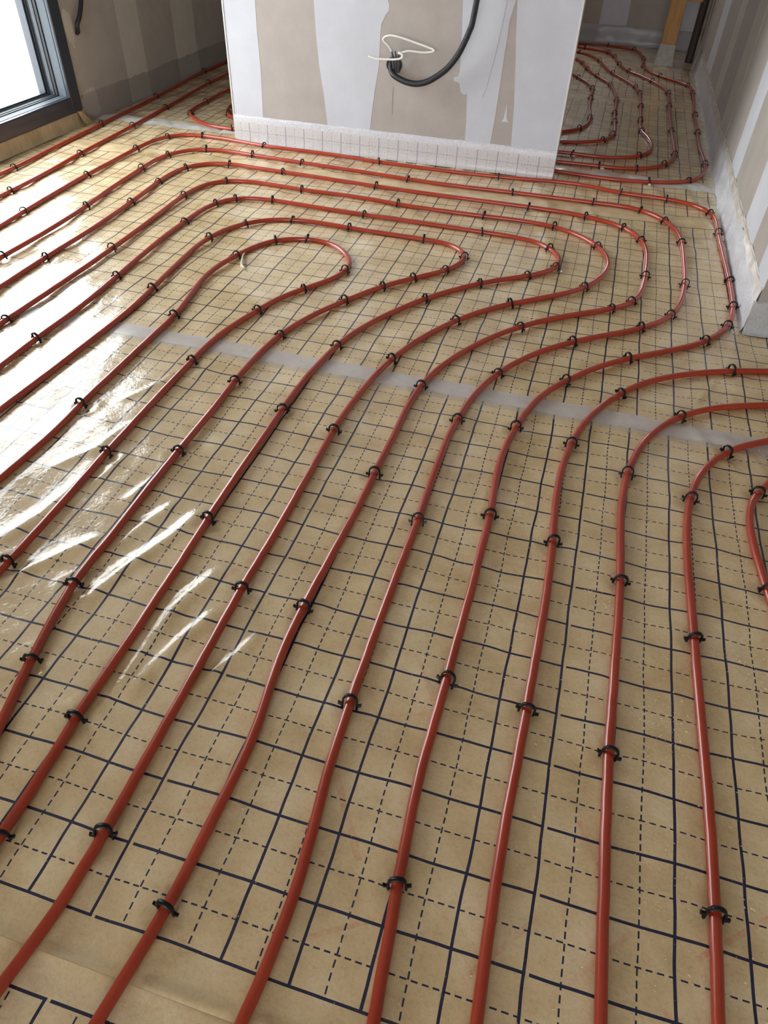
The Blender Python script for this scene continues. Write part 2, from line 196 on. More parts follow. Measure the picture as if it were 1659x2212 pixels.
'P5': [[-1.868,.88],[-1.869,.91],[-1.869,.94],[-1.87,.97],[-1.871,1.0],[-1.872,1.03],[-1.872,1.06],[-1.873,1.09],[-1.874,1.12],[-1.875,1.15],[-1.875,1.18],[-1.876,1.21],[-1.877,1.24],[-1.878,1.27],[-1.878,1.3],[-1.879,1.33],[-1.88,1.36],[-1.881,1.39],[-1.881,1.42],[-1.882,1.45],[-1.883,1.48],[-1.884,1.51],[-1.884,1.54],[-1.885,1.57],[-1.885,1.6],[-1.885,1.63],[-1.885,1.66],[-1.885,1.69],[-1.885,1.72],[-1.884,1.75],[-1.884,1.78],[-1.883,1.81],[-1.883,1.84],[-1.883,1.87],[-1.883,1.9],[-1.883,1.93],[-1.883,1.96],[-1.884,1.99],[-1.885,2.02],[-1.886,2.05],[-1.887,2.08],[-1.889,2.11],[-1.89,2.14],[-1.892,2.17],[-1.894,2.2],[-1.896,2.23],[-1.898,2.26],[-1.9,2.29],[-1.903,2.32],[-1.905,2.35],[-1.908,2.38],[-1.911,2.41],[-1.913,2.44],[-1.916,2.47],[-1.918,2.499],[-1.919,2.529],[-1.92,2.559],[-1.92,2.589],[-1.919,2.619],[-1.916,2.649],[-1.912,2.679],[-1.904,2.708],[-1.894,2.736],[-1.879,2.762],[-1.861,2.786],[-1.839,2.806],[-1.813,2.822],[-1.786,2.834],[-1.757,2.842],[-1.727,2.847],[-1.697,2.849],[-1.667,2.849],[-1.637,2.847],[-1.607,2.845],[-1.577,2.843],[-1.547,2.842],[-1.517,2.84],[-1.487,2.839],[-1.457,2.838],[-1.427,2.836],[-1.397,2.835],[-1.368,2.833],[-1.338,2.831],[-1.308,2.829],[-1.278,2.827],[-1.248,2.825],[-1.218,2.824],[-1.188,2.822],[-1.158,2.82],[-1.128,2.818],[-1.098,2.816],[-1.068,2.814],[-1.038,2.812],[-1.008,2.81],[-.978,2.809],[-.948,2.808],[-.918,2.806],[-.888,2.805],[-.858,2.804],[-.828,2.803],[-.798,2.802],[-.768,2.801],[-.738,2.801],[-.708,2.8],[-.678,2.799],[-.648,2.799],[-.618,2.798],[-.588,2.798],[-.558,2.798],[-.528,2.798],[-.498,2.798],[-.468,2.798],[-.438,2.798],[-.408,2.798],[-.378,2.798],[-.348,2.798],[-.318,2.798],[-.288,2.798],[-.258,2.797],[-.228,2.796],[-.198,2.795],[-.168,2.794],[-.138,2.791],[-.108,2.788],[-.078,2.783],[-.049,2.778],[-.02,2.77],[.009,2.762],[.037,2.752],[.065,2.74],[.092,2.726],[.117,2.71],[.14,2.691],[.16,2.668],[.177,2.644],[.191,2.617],[.203,2.59],[.211,2.561],[.218,2.532],[.223,2.502],[.226,2.472],[.228,2.442],[.229,2.412],[.229,2.382],[.229,2.352],[.228,2.322],[.227,2.292],[.226,2.262],[.224,2.232],[.223,2.202],[.221,2.172],[.218,2.142],[.215,2.113],[.21,2.083],[.203,2.054],[.193,2.025],[.18,1.998],[.164,1.973],[.144,1.951],[.122,1.931],[.098,1.912],[.074,1.893],[.05,1.876],[.026,1.858],[.002,1.84],[-.022,1.822],[-.045,1.803],[-.069,1.784],[-.091,1.764],[-.113,1.744],[-.134,1.722],[-.154,1.7],[-.174,1.678],[-.193,1.655],[-.212,1.631],[-.229,1.606],[-.246,1.581],[-.262,1.556],[-.277,1.53],[-.291,1.504],[-.305,1.477],[-.318,1.45],[-.33,1.422],[-.341,1.395],[-.352,1.366],[-.361,1.338],[-.369,1.309],[-.376,1.28],[-.381,1.25],[-.385,1.22],[-.388,1.191],[-.39,1.161],[-.392,1.131],[-.392,1.101],[-.392,1.071],[-.392,1.041],[-.392,1.011],[-.392,.981],[-.393,.951],[-.393,.92],[-.394,.89],[-.395,.86],[-.395,.83],[-.395,.8],[-.395,.77],[-.396,.74],[-.396,.71],[-.397,.68],[-.398,.65],[-.4,.62],[-.401,.59],[-.403,.56],[-.404,.53],[-.405,.5],[-.407,.47],[-.408,.44],[-.409,.41],[-.41,.38],[-.41,.35],[-.41,.32],[-.409,.29],[-.407,.26],[-.404,.231],[-.401,.201],[-.397,.171],[-.393,.141],[-.391,.111],[-.389,.081],[-.389,.051],[-.39,.021],[-.391,-.009],[-.392,-.039],[-.393,-.069],[-.394,-.099],[-.395,-.129],[-.397,-.159],[-.4,-.189],[-.403,-.218],[-.407,-.248],[-.411,-.278],[-.415,-.308],[-.419,-.338],[-.422,-.367],[-.426,-.397],[-.43,-.427],[-.434,-.457],[-.438,-.486],[-.442,-.516],[-.446,-.546],[-.449,-.576],[-.453,-.606],[-.457,-.635],[-.461,-.665],[-.465,-.695],[-.469,-.725],[-.473,-.754],[-.476,-.784],[-.48,-.814]],
'P6': [[-1.722,.665],[-1.722,.695],[-1.721,.725],[-1.721,.755],[-1.72,.785],[-1.72,.815],[-1.719,.845],[-1.718,.875],[-1.718,.905],[-1.717,.935],[-1.717,.965],[-1.716,.994],[-1.716,1.024],[-1.715,1.054],[-1.715,1.084],[-1.714,1.114],[-1.714,1.144],[-1.713,1.174],[-1.713,1.204],[-1.712,1.234],[-1.711,1.264],[-1.711,1.294],[-1.71,1.324],[-1.71,1.354],[-1.709,1.384],[-1.709,1.414],[-1.709,1.444],[-1.708,1.474],[-1.708,1.504],[-1.708,1.534],[-1.708,1.563],[-1.707,1.593],[-1.707,1.623],[-1.707,1.653],[-1.707,1.683],[-1.708,1.713],[-1.708,1.743],[-1.708,1.773],[-1.709,1.803],[-1.709,1.833],[-1.71,1.863],[-1.71,1.893],[-1.711,1.923],[-1.712,1.953],[-1.713,1.983],[-1.714,2.013],[-1.715,2.043],[-1.716,2.073],[-1.718,2.102],[-1.719,2.132],[-1.721,2.162],[-1.723,2.192],[-1.724,2.222],[-1.726,2.252],[-1.728,2.282],[-1.729,2.312],[-1.73,2.342],[-1.73,2.372],[-1.729,2.402],[-1.727,2.432],[-1.724,2.461],[-1.719,2.491],[-1.712,2.52],[-1.702,2.548],[-1.688,2.574],[-1.669,2.598],[-1.646,2.617],[-1.62,2.632],[-1.592,2.643],[-1.563,2.65],[-1.534,2.654],[-1.504,2.656],[-1.474,2.656],[-1.444,2.654],[-1.414,2.652],[-1.384,2.65],[-1.354,2.648],[-1.325,2.645],[-1.295,2.643],[-1.265,2.642],[-1.235,2.642],[-1.205,2.642],[-1.175,2.642],[-1.145,2.643],[-1.115,2.643],[-1.085,2.644],[-1.055,2.643],[-1.025,2.642],[-.995,2.641],[-.965,2.639],[-.935,2.636],[-.906,2.633],[-.876,2.629],[-.846,2.625],[-.817,2.622],[-.787,2.619],[-.757,2.617],[-.727,2.616],[-.697,2.616],[-.667,2.615],[-.637,2.615],[-.607,2.616],[-.577,2.616],[-.547,2.616],[-.517,2.617],[-.487,2.617],[-.457,2.618],[-.427,2.619],[-.398,2.621],[-.368,2.622],[-.338,2.623],[-.308,2.624],[-.278,2.623],[-.248,2.621],[-.218,2.618],[-.189,2.613],[-.159,2.606],[-.131,2.597],[-.104,2.585],[-.077,2.571],[-.052,2.554],[-.029,2.536],[-.007,2.515],[.013,2.493],[.031,2.469],[.047,2.443],[.06,2.417],[.071,2.389],[.079,2.36],[.084,2.33],[.087,2.301],[.087,2.271],[.084,2.241],[.079,2.211],[.071,2.182],[.062,2.154],[.051,2.126],[.038,2.099],[.023,2.073],[.006,2.049],[-.013,2.025],[-.033,2.003],[-.054,1.982],[-.076,1.962],[-.099,1.942],[-.122,1.923],[-.145,1.903],[-.168,1.884],[-.191,1.865],[-.214,1.846],[-.236,1.825],[-.257,1.804],[-.277,1.782],[-.297,1.76],[-.316,1.737],[-.334,1.713],[-.351,1.688],[-.368,1.663],[-.383,1.638],[-.398,1.612],[-.412,1.585],[-.426,1.558],[-.439,1.531],[-.451,1.504],[-.463,1.477],[-.473,1.449],[-.483,1.42],[-.492,1.392],[-.5,1.363],[-.507,1.334],[-.513,1.304],[-.519,1.275],[-.524,1.245],[-.528,1.216],[-.532,1.186],[-.535,1.156],[-.538,1.127],[-.541,1.097],[-.543,1.067],[-.545,1.037],[-.546,1.007],[-.547,.977],[-.547,.947],[-.547,.917],[-.547,.887],[-.546,.857],[-.546,.827],[-.545,.797],[-.545,.767],[-.545,.737],[-.545,.708],[-.544,.678],[-.544,.648],[-.544,.618],[-.544,.588],[-.544,.558],[-.544,.528],[-.545,.498],[-.545,.468],[-.546,.438],[-.546,.408],[-.546,.378],[-.545,.348],[-.545,.318],[-.544,.288],[-.543,.258],[-.543,.228],[-.542,.198],[-.542,.168],[-.541,.139],[-.541,.109],[-.541,.079],[-.54,.049],[-.54,.019],[-.54,-.011],[-.539,-.041],[-.539,-.071],[-.539,-.101],[-.539,-.131],[-.54,-.161],[-.541,-.191],[-.543,-.221],[-.547,-.251],[-.551,-.28],[-.556,-.31],[-.561,-.339],[-.565,-.369],[-.57,-.398],[-.574,-.428],[-.579,-.458],[-.583,-.487],[-.588,-.517],[-.592,-.547],[-.597,-.576],[-.601,-.606],[-.605,-.635],[-.61,-.665],[-.614,-.695],[-.619,-.724],[-.623,-.754],[-.628,-.783],[-.632,-.813]],
'P7': [[-1.538,.456],[-1.539,.486],[-1.539,.516],[-1.54,.546],[-1.541,.576],[-1.542,.606],[-1.542,.636],[-1.543,.666],[-1.544,.696],[-1.545,.726],[-1.545,.756],[-1.546,.786],[-1.547,.816],[-1.548,.846],[-1.548,.876],[-1.549,.906],[-1.55,.936],[-1.551,.966],[-1.551,.996],[-1.552,1.026],[-1.553,1.056],[-1.553,1.086],[-1.553,1.116],[-1.553,1.146],[-1.553,1.176],[-1.552,1.206],[-1.551,1.236],[-1.55,1.266],[-1.55,1.296],[-1.55,1.326],[-1.55,1.356],[-1.551,1.386],[-1.552,1.416],[-1.554,1.446],[-1.555,1.476],[-1.557,1.506],[-1.559,1.536],[-1.561,1.566],[-1.563,1.596],[-1.565,1.626],[-1.567,1.656],[-1.569,1.686],[-1.571,1.716],[-1.573,1.745],[-1.574,1.775],[-1.576,1.805],[-1.578,1.835],[-1.579,1.865],[-1.581,1.895],[-1.582,1.925],[-1.583,1.955],[-1.584,1.985],[-1.584,2.015],[-1.584,2.045],[-1.583,2.075],[-1.583,2.105],[-1.583,2.135],[-1.582,2.165],[-1.582,2.195],[-1.581,2.225],[-1.578,2.255],[-1.575,2.285],[-1.569,2.314],[-1.561,2.343],[-1.549,2.371],[-1.534,2.397],[-1.514,2.419],[-1.491,2.437],[-1.464,2.451],[-1.435,2.46],[-1.406,2.466],[-1.376,2.469],[-1.346,2.47],[-1.316,2.47],[-1.286,2.469],[-1.256,2.467],[-1.226,2.465],[-1.196,2.463],[-1.166,2.461],[-1.136,2.46],[-1.106,2.458],[-1.076,2.457],[-1.046,2.456],[-1.016,2.455],[-.986,2.453],[-.956,2.453],[-.926,2.452],[-.896,2.451],[-.866,2.451],[-.836,2.45],[-.806,2.45],[-.776,2.45],[-.746,2.449],[-.716,2.449],[-.686,2.448],[-.656,2.448],[-.626,2.447],[-.596,2.447],[-.566,2.446],[-.536,2.446],[-.506,2.445],[-.476,2.444],[-.446,2.444],[-.416,2.443],[-.386,2.442],[-.356,2.441],[-.326,2.439],[-.297,2.437],[-.267,2.432],[-.237,2.426],[-.209,2.417],[-.182,2.403],[-.158,2.385],[-.137,2.364],[-.12,2.339],[-.106,2.313],[-.097,2.284],[-.093,2.254],[-.095,2.225],[-.102,2.196],[-.116,2.169],[-.133,2.144],[-.153,2.122],[-.175,2.101],[-.198,2.082],[-.222,2.064],[-.246,2.046],[-.27,2.028],[-.294,2.01],[-.316,1.99],[-.339,1.97],[-.36,1.949],[-.381,1.928],[-.401,1.906],[-.421,1.883],[-.441,1.86],[-.46,1.837],[-.478,1.813],[-.495,1.789],[-.512,1.764],[-.529,1.739],[-.544,1.713],[-.559,1.687],[-.574,1.661],[-.588,1.635],[-.602,1.608],[-.615,1.581],[-.627,1.553],[-.638,1.526],[-.649,1.498],[-.659,1.469],[-.667,1.441],[-.675,1.411],[-.681,1.382],[-.686,1.353],[-.69,1.323],[-.694,1.293],[-.697,1.263],[-.7,1.233],[-.703,1.203],[-.705,1.174],[-.706,1.144],[-.708,1.114],[-.708,1.084],[-.709,1.054],[-.709,1.024],[-.708,.994],[-.708,.964],[-.708,.934],[-.707,.904],[-.707,.874],[-.707,.844],[-.707,.814],[-.707,.784],[-.707,.754],[-.707,.724],[-.706,.693],[-.706,.663],[-.705,.633],[-.705,.603],[-.704,.574],[-.702,.544],[-.701,.514],[-.7,.484],[-.699,.454],[-.697,.424],[-.697,.394],[-.696,.364],[-.696,.334],[-.695,.304],[-.694,.274],[-.693,.244],[-.693,.214],[-.693,.184],[-.693,.154],[-.693,.124],[-.693,.094],[-.693,.064],[-.691,.034],[-.689,.004],[-.687,-.026],[-.686,-.056],[-.684,-.086],[-.684,-.116],[-.684,-.146],[-.684,-.176],[-.683,-.206],[-.683,-.236],[-.683,-.266],[-.683,-.296],[-.682,-.326],[-.682,-.356],[-.682,-.386],[-.681,-.416],[-.681,-.446],[-.681,-.476],[-.68,-.506],[-.68,-.536],[-.68,-.566],[-.679,-.596],[-.679,-.626],[-.679,-.656]],
'P8': [[-1.437,.277],[-1.435,.307],[-1.434,.337],[-1.432,.367],[-1.43,.397],[-1.429,.427],[-1.427,.457],[-1.426,.487],[-1.424,.517],[-1.423,.547],[-1.421,.577],[-1.42,.607],[-1.418,.637],[-1.417,.667],[-1.415,.696],[-1.413,.726],[-1.412,.756],[-1.41,.786],[-1.409,.816],[-1.407,.846],[-1.406,.876],[-1.404,.906],[-1.403,.936],[-1.401,.966],[-1.4,.996],[-1.399,1.026],[-1.398,1.056],[-1.397,1.086],[-1.396,1.116],[-1.395,1.146],[-1.394,1.176],[-1.393,1.206],[-1.392,1.236],[-1.391,1.265],[-1.39,1.295],[-1.39,1.325],[-1.39,1.355],[-1.391,1.385],[-1.392,1.415],[-1.394,1.445],[-1.396,1.475],[-1.398,1.505],[-1.4,1.535],[-1.403,1.565],[-1.405,1.595],[-1.408,1.625],[-1.41,1.654],[-1.412,1.684],[-1.414,1.714],[-1.416,1.744],[-1.418,1.774],[-1.42,1.804],[-1.422,1.834],[-1.423,1.864],[-1.424,1.894],[-1.424,1.924],[-1.423,1.954],[-1.42,1.984],[-1.416,2.013],[-1.41,2.043],[-1.402,2.072],[-1.393,2.1],[-1.381,2.128],[-1.367,2.154],[-1.352,2.18],[-1.333,2.203],[-1.312,2.225],[-1.289,2.244],[-1.264,2.26],[-1.237,2.273],[-1.209,2.284],[-1.18,2.291],[-1.15,2.296],[-1.121,2.299],[-1.091,2.3],[-1.061,2.299],[-1.031,2.298],[-1.001,2.296],[-.971,2.294],[-.941,2.292],[-.911,2.29],[-.881,2.289],[-.851,2.288],[-.821,2.288],[-.791,2.287],[-.761,2.286],[-.731,2.286],[-.701,2.285],[-.671,2.285],[-.641,2.285],[-.611,2.284],[-.581,2.282],[-.552,2.277],[-.523,2.268],[-.497,2.254],[-.474,2.235],[-.456,2.211],[-.445,2.183],[-.441,2.154],[-.444,2.124],[-.452,2.095],[-.464,2.067],[-.479,2.041],[-.496,2.017],[-.515,1.994],[-.535,1.972],[-.556,1.95],[-.576,1.928],[-.596,1.905],[-.616,1.883],[-.635,1.86],[-.653,1.836],[-.671,1.812],[-.688,1.787],[-.704,1.762],[-.719,1.736],[-.734,1.71],[-.749,1.684],[-.763,1.658],[-.777,1.631],[-.791,1.604],[-.804,1.577],[-.816,1.55],[-.827,1.522],[-.838,1.494],[-.848,1.466],[-.856,1.437],[-.864,1.408],[-.87,1.379],[-.875,1.349],[-.879,1.319],[-.882,1.29],[-.884,1.26],[-.886,1.23],[-.887,1.2],[-.888,1.17],[-.889,1.14],[-.889,1.11],[-.888,1.08],[-.887,1.05],[-.886,1.02],[-.885,.99],[-.884,.96],[-.884,.93],[-.884,.9],[-.884,.87],[-.884,.84],[-.884,.81],[-.884,.78],[-.884,.75],[-.883,.72],[-.883,.69],[-.882,.66],[-.882,.63],[-.881,.6],[-.88,.571],[-.879,.541],[-.878,.511],[-.877,.481],[-.876,.451],[-.876,.421],[-.877,.391],[-.876,.361],[-.875,.331],[-.873,.301],[-.868,.271],[-.863,.242],[-.857,.212],[-.851,.183],[-.844,.154],[-.838,.125],[-.831,.095],[-.823,.066],[-.815,.037],[-.808,.009],[-.8,-.02],[-.792,-.049],[-.784,-.078],[-.777,-.107],[-.769,-.136],[-.761,-.165],[-.754,-.194],[-.746,-.223],[-.738,-.252],[-.73,-.281],[-.723,-.31],[-.715,-.339],[-.707,-.368],[-.699,-.397],[-.692,-.426],[-.684,-.455],[-.676,-.484]],
'P9': [[-1.25,.041],[-1.249,.071],[-1.247,.101],[-1.246,.131],[-1.244,.161],[-1.243,.191],[-1.242,.221],[-1.24,.251],[-1.239,.281],[-1.237,.311],[-1.236,.342],[-1.235,.372],[-1.233,.402],[-1.232,.432],[-1.23,.462],[-1.229,.492],[-1.228,.522],[-1.226,.552],[-1.225,.582],[-1.223,.612],[-1.222,.642],[-1.221,.672],[-1.22,.702],[-1.22,.732],[-1.221,.762],[-1.222,.792],[-1.224,.822],[-1.226,.852],[-1.228,.882],[-1.229,.912],[-1.23,.942],[-1.23,.973],[-1.23,1.003],[-1.231,1.033],[-1.231,1.063],[-1.232,1.093],[-1.232,1.123],[-1.233,1.153],[-1.233,1.183],[-1.233,1.213],[-1.234,1.243],[-1.234,1.273],[-1.234,1.303],[-1.234,1.333],[-1.235,1.364],[-1.237,1.394],[-1.239,1.423],[-1.243,1.453],[-1.247,1.483],[-1.252,1.513],[-1.257,1.543],[-1.261,1.572],[-1.266,1.602],[-1.27,1.632],[-1.273,1.662],[-1.275,1.692],[-1.275,1.722],[-1.274,1.752],[-1.271,1.782],[-1.267,1.811],[-1.261,1.841],[-1.254,1.87],[-1.246,1.899],[-1.238,1.928],[-1.229,1.957],[-1.218,1.985],[-1.206,2.012],[-1.19,2.038],[-1.171,2.062],[-1.149,2.082],[-1.124,2.098],[-1.097,2.111],[-1.068,2.12],[-1.038,2.125],[-1.008,2.124],[-.979,2.119],[-.951,2.108],[-.925,2.093],[-.902,2.074],[-.881,2.052],[-.863,2.028],[-.847,2.002],[-.836,1.974],[-.829,1.945],[-.827,1.915],[-.83,1.885],[-.838,1.856],[-.848,1.828],[-.861,1.801],[-.876,1.775],[-.892,1.749],[-.908,1.724],[-.924,1.698],[-.939,1.672],[-.953,1.646],[-.966,1.619],[-.977,1.591],[-.986,1.562],[-.995,1.533],[-1.003,1.504],[-1.011,1.475],[-1.019,1.446],[-1.026,1.417],[-1.033,1.388],[-1.039,1.358],[-1.044,1.329],[-1.047,1.299],[-1.05,1.269],[-1.052,1.239],[-1.053,1.209],[-1.053,1.179],[-1.053,1.148],[-1.053,1.118],[-1.053,1.088],[-1.053,1.058],[-1.053,1.028],[-1.053,.998],[-1.053,.968],[-1.052,.938],[-1.052,.908],[-1.051,.878],[-1.051,.848],[-1.05,.818],[-1.049,.788],[-1.049,.758],[-1.048,.727],[-1.048,.697],[-1.047,.667],[-1.045,.637],[-1.044,.607],[-1.043,.577],[-1.041,.547],[-1.04,.517],[-1.039,.487],[-1.038,.457],[-1.037,.427],[-1.037,.397],[-1.036,.367],[-1.036,.337],[-1.036,.307],[-1.036,.277],[-1.035,.246],[-1.035,.216],[-1.035,.186],[-1.035,.156],[-1.034,.126],[-1.034,.096],[-1.034,.066],[-1.033,.036],[-1.033,.006],[-1.033,-.024],[-1.033,-.054],[-1.032,-.084],[-1.032,-.114],[-1.032,-.145],[-1.032,-.175],[-1.031,-.205]],
'Q1': [[.925,1.778],[.897,1.768],[.868,1.759],[.84,1.75],[.812,1.74],[.783,1.731],[.755,1.722],[.726,1.712],[.698,1.703],[.669,1.693],[.641,1.684],[.612,1.675],[.584,1.665],[.555,1.656],[.527,1.647],[.499,1.637],[.471,1.626],[.443,1.614],[.416,1.602],[.389,1.588],[.363,1.573],[.338,1.558],[.313,1.541],[.288,1.524],[.265,1.505],[.243,1.485],[.222,1.464],[.202,1.441],[.184,1.417],[.167,1.393],[.151,1.367],[.135,1.342],[.121,1.315],[.109,1.288],[.097,1.26],[.087,1.232],[.077,1.204],[.069,1.175],[.062,1.146],[.056,1.117],[.051,1.087],[.047,1.057],[.044,1.028],[.041,.998],[.04,.968],[.039,.938],[.039,.908],[.039,.878],[.04,.848],[.042,.818],[.043,.788],[.045,.758],[.047,.728],[.048,.698],[.049,.668],[.05,.638],[.05,.609],[.051,.579],[.051,.549],[.051,.519],[.05,.489],[.05,.459],[.05,.429],[.049,.399],[.049,.369],[.048,.339],[.048,.309],[.048,.279],[.047,.249],[.046,.219],[.046,.189],[.045,.159],[.044,.129],[.043,.099],[.043,.069],[.043,.039],[.043,.009],[.043,-.02],[.044,-.05],[.044,-.08],[.045,-.11],[.046,-.14],[.047,-.17],[.048,-.2],[.049,-.23],[.049,-.26],[.05,-.29],[.051,-.32],[.052,-.35],[.053,-.38],[.054,-.41],[.055,-.44],[.056,-.47],[.057,-.5],[.057,-.53],[.058,-.56],[.059,-.589],[.06,-.619],[.061,-.649],[.062,-.679]],
'Q2': [[.898,1.601],[.87,1.59],[.842,1.579],[.815,1.568],[.787,1.557],[.759,1.546],[.731,1.535],[.703,1.524],[.676,1.513],[.648,1.502],[.62,1.491],[.592,1.48],[.564,1.469],[.536,1.458],[.509,1.447],[.481,1.435],[.454,1.422],[.428,1.408],[.403,1.392],[.379,1.374],[.356,1.355],[.335,1.334],[.315,1.312],[.297,1.288],[.28,1.263],[.265,1.237],[.251,1.211],[.239,1.184],[.229,1.156],[.22,1.127],[.213,1.098],[.206,1.069],[.201,1.039],[.197,1.01],[.194,.98],[.192,.95],[.19,.92],[.189,.891],[.189,.861],[.19,.831],[.191,.801],[.192,.771],[.193,.741],[.194,.711],[.195,.681],[.196,.652],[.196,.622],[.196,.592],[.196,.562],[.196,.532],[.195,.502],[.195,.472],[.194,.442],[.194,.412],[.194,.383],[.193,.353],[.193,.323],[.192,.293],[.192,.263],[.192,.233],[.193,.203],[.193,.173],[.194,.143],[.194,.114],[.195,.084],[.196,.054],[.197,.024],[.197,-.006],[.198,-.036],[.199,-.066],[.2,-.096],[.201,-.126],[.202,-.155],[.203,-.185],[.204,-.215],[.205,-.245],[.206,-.275],[.207,-.305],[.208,-.335],[.209,-.365],[.21,-.394],[.211,-.424],[.212,-.454],[.213,-.484],[.214,-.514],[.215,-.544],[.216,-.574],[.217,-.604],[.218,-.633]],
'Q3': [[.838,1.493],[.814,1.476],[.789,1.458],[.765,1.441],[.741,1.424],[.716,1.406],[.692,1.389],[.668,1.371],[.643,1.354],[.619,1.336],[.595,1.319],[.57,1.302],[.546,1.285],[.521,1.268],[.496,1.25],[.473,1.231],[.452,1.21],[.433,1.187],[.415,1.163],[.4,1.137],[.386,1.111],[.374,1.083],[.364,1.055],[.356,1.026],[.35,.997],[.345,.967],[.341,.938],[.338,.908],[.336,.878],[.335,.848],[.335,.818],[.334,.788],[.335,.758],[.335,.728],[.336,.698],[.337,.668],[.338,.638],[.339,.608],[.34,.578],[.341,.548],[.342,.519],[.342,.489],[.343,.459],[.344,.429],[.345,.399],[.346,.369],[.347,.339],[.348,.309],[.349,.279],[.35,.249],[.351,.219],[.351,.189],[.352,.159],[.352,.129],[.352,.099],[.352,.069],[.352,.039],[.351,.009],[.351,-.021],[.35,-.051],[.349,-.081],[.349,-.11],[.348,-.14],[.347,-.17],[.347,-.2],[.346,-.23],[.345,-.26],[.345,-.29],[.344,-.32],[.343,-.35],[.343,-.38],[.342,-.41],[.341,-.44],[.341,-.47],[.34,-.5],[.339,-.53],[.339,-.56],[.338,-.59]],
'Q4': [[.628,1.278],[.613,1.251],[.599,1.225],[.585,1.198],[.571,1.171],[.557,1.144],[.543,1.118],[.528,1.091],[.512,1.065],[.499,1.038],[.488,1.01],[.482,.981],[.478,.951],[.476,.92],[.477,.89],[.479,.86],[.481,.83],[.485,.8],[.488,.77],[.492,.74],[.496,.71],[.5,.68],[.503,.65],[.507,.62],[.511,.59],[.515,.56],[.518,.53],[.522,.5],[.526,.47],[.529,.44],[.533,.41],[.537,.38],[.54,.35],[.544,.32],[.548,.29],[.551,.26],[.555,.23],[.559,.2],[.563,.169],[.566,.139]],
'R1': [[-.679,3.412],[-.649,3.408],[-.62,3.404],[-.59,3.4],[-.56,3.396],[-.531,3.392],[-.501,3.388],[-.471,3.384],[-.442,3.38],[-.412,3.376],[-.382,3.372],[-.352,3.368],[-.323,3.364],[-.293,3.36],[-.263,3.356],[-.234,3.352],[-.204,3.348],[-.174,3.344],[-.145,3.341],[-.115,3.337],[-.085,3.334],[-.055,3.332],[-.025,3.33],[.005,3.329],[.035,3.328],[.064,3.329],[.094,3.33],[.124,3.332],[.154,3.336],[.183,3.342],[.212,3.349],[.241,3.357],[.27,3.365],[.299,3.375],[.326,3.386],[.353,3.399],[.379,3.414],[.403,3.433],[.424,3.454],[.442,3.478],[.457,3.503],[.47,3.53],[.48,3.558],[.488,3.587],[.494,3.617],[.499,3.646],[.502,3.676],[.504,3.706],[.505,3.736],[.505,3.766],[.504,3.796],[.504,3.826],[.502,3.856],[.5,3.885],[.499,3.915],[.497,3.945],[.495,3.975],[.493,4.005],[.492,4.035],[.491,4.065],[.491,4.095],[.49,4.125],[.49,4.155],[.49,4.185],[.49,4.215],[.49,4.245],[.49,4.275],[.49,4.305],[.49,4.334],[.49,4.364],[.49,4.394],[.49,4.424],[.49,4.454],[.49,4.484],[.49,4.514],[.49,4.544],[.49,4.574],[.49,4.604],[.49,4.634],[.49,4.664],[.491,4.694],[.491,4.724],[.491,4.754],[.491,4.784],[.491,4.814],[.492,4.844],[.492,4.874],[.493,4.904],[.493,4.933],[.494,4.963],[.495,4.993],[.495,5.023],[.496,5.053],[.497,5.083],[.497,5.113],[.498,5.143],[.498,5.173],[.499,5.203],[.499,5.233],[.499,5.263],[.499,5.293],[.499,5.323],[.498,5.353],[.497,5.383],[.497,5.413],[.496,5.443],[.495,5.473],[.494,5.502],[.492,5.532],[.488,5.562],[.483,5.592],[.474,5.62],[.463,5.648],[.447,5.674],[.43,5.698],[.41,5.721],[.39,5.743],[.37,5.765],[.35,5.787],[.33,5.81],[.311,5.832],[.292,5.855],[.274,5.88],[.257,5.904],[.241,5.93],[.227,5.956],[.214,5.983],[.202,6.01],[.191,6.038],[.181,6.067],[.173,6.095],[.166,6.124],[.16,6.154],[.156,6.184],[.153,6.213],[.152,6.243],[.152,6.273],[.153,6.303],[.154,6.333],[.155,6.363],[.157,6.393],[.158,6.423],[.158,6.453],[.157,6.483],[.155,6.513],[.153,6.542],[.15,6.572],[.146,6.602],[.142,6.632],[.137,6.661],[.131,6.691],[.125,6.72],[.117,6.749],[.108,6.777],[.097,6.805],[.083,6.832],[.065,6.855],[.043,6.875],[.017,6.891],[-.01,6.903],[-.038,6.913],[-.067,6.922],[-.096,6.93],[-.125,6.938],[-.154,6.945],[-.183,6.95],[-.213,6.953],[-.243,6.953],[-.273,6.951],[-.303,6.946],[-.332,6.939],[-.361,6.932],[-.39,6.924],[-.419,6.917],[-.448,6.909],[-.477,6.902],[-.506,6.894],[-.535,6.887],[-.564,6.879],[-.593,6.872],[-.622,6.864],[-.651,6.857],[-.68,6.849],[-.709,6.842],[-.738,6.834],[-.767,6.827],[-.796,6.819]],
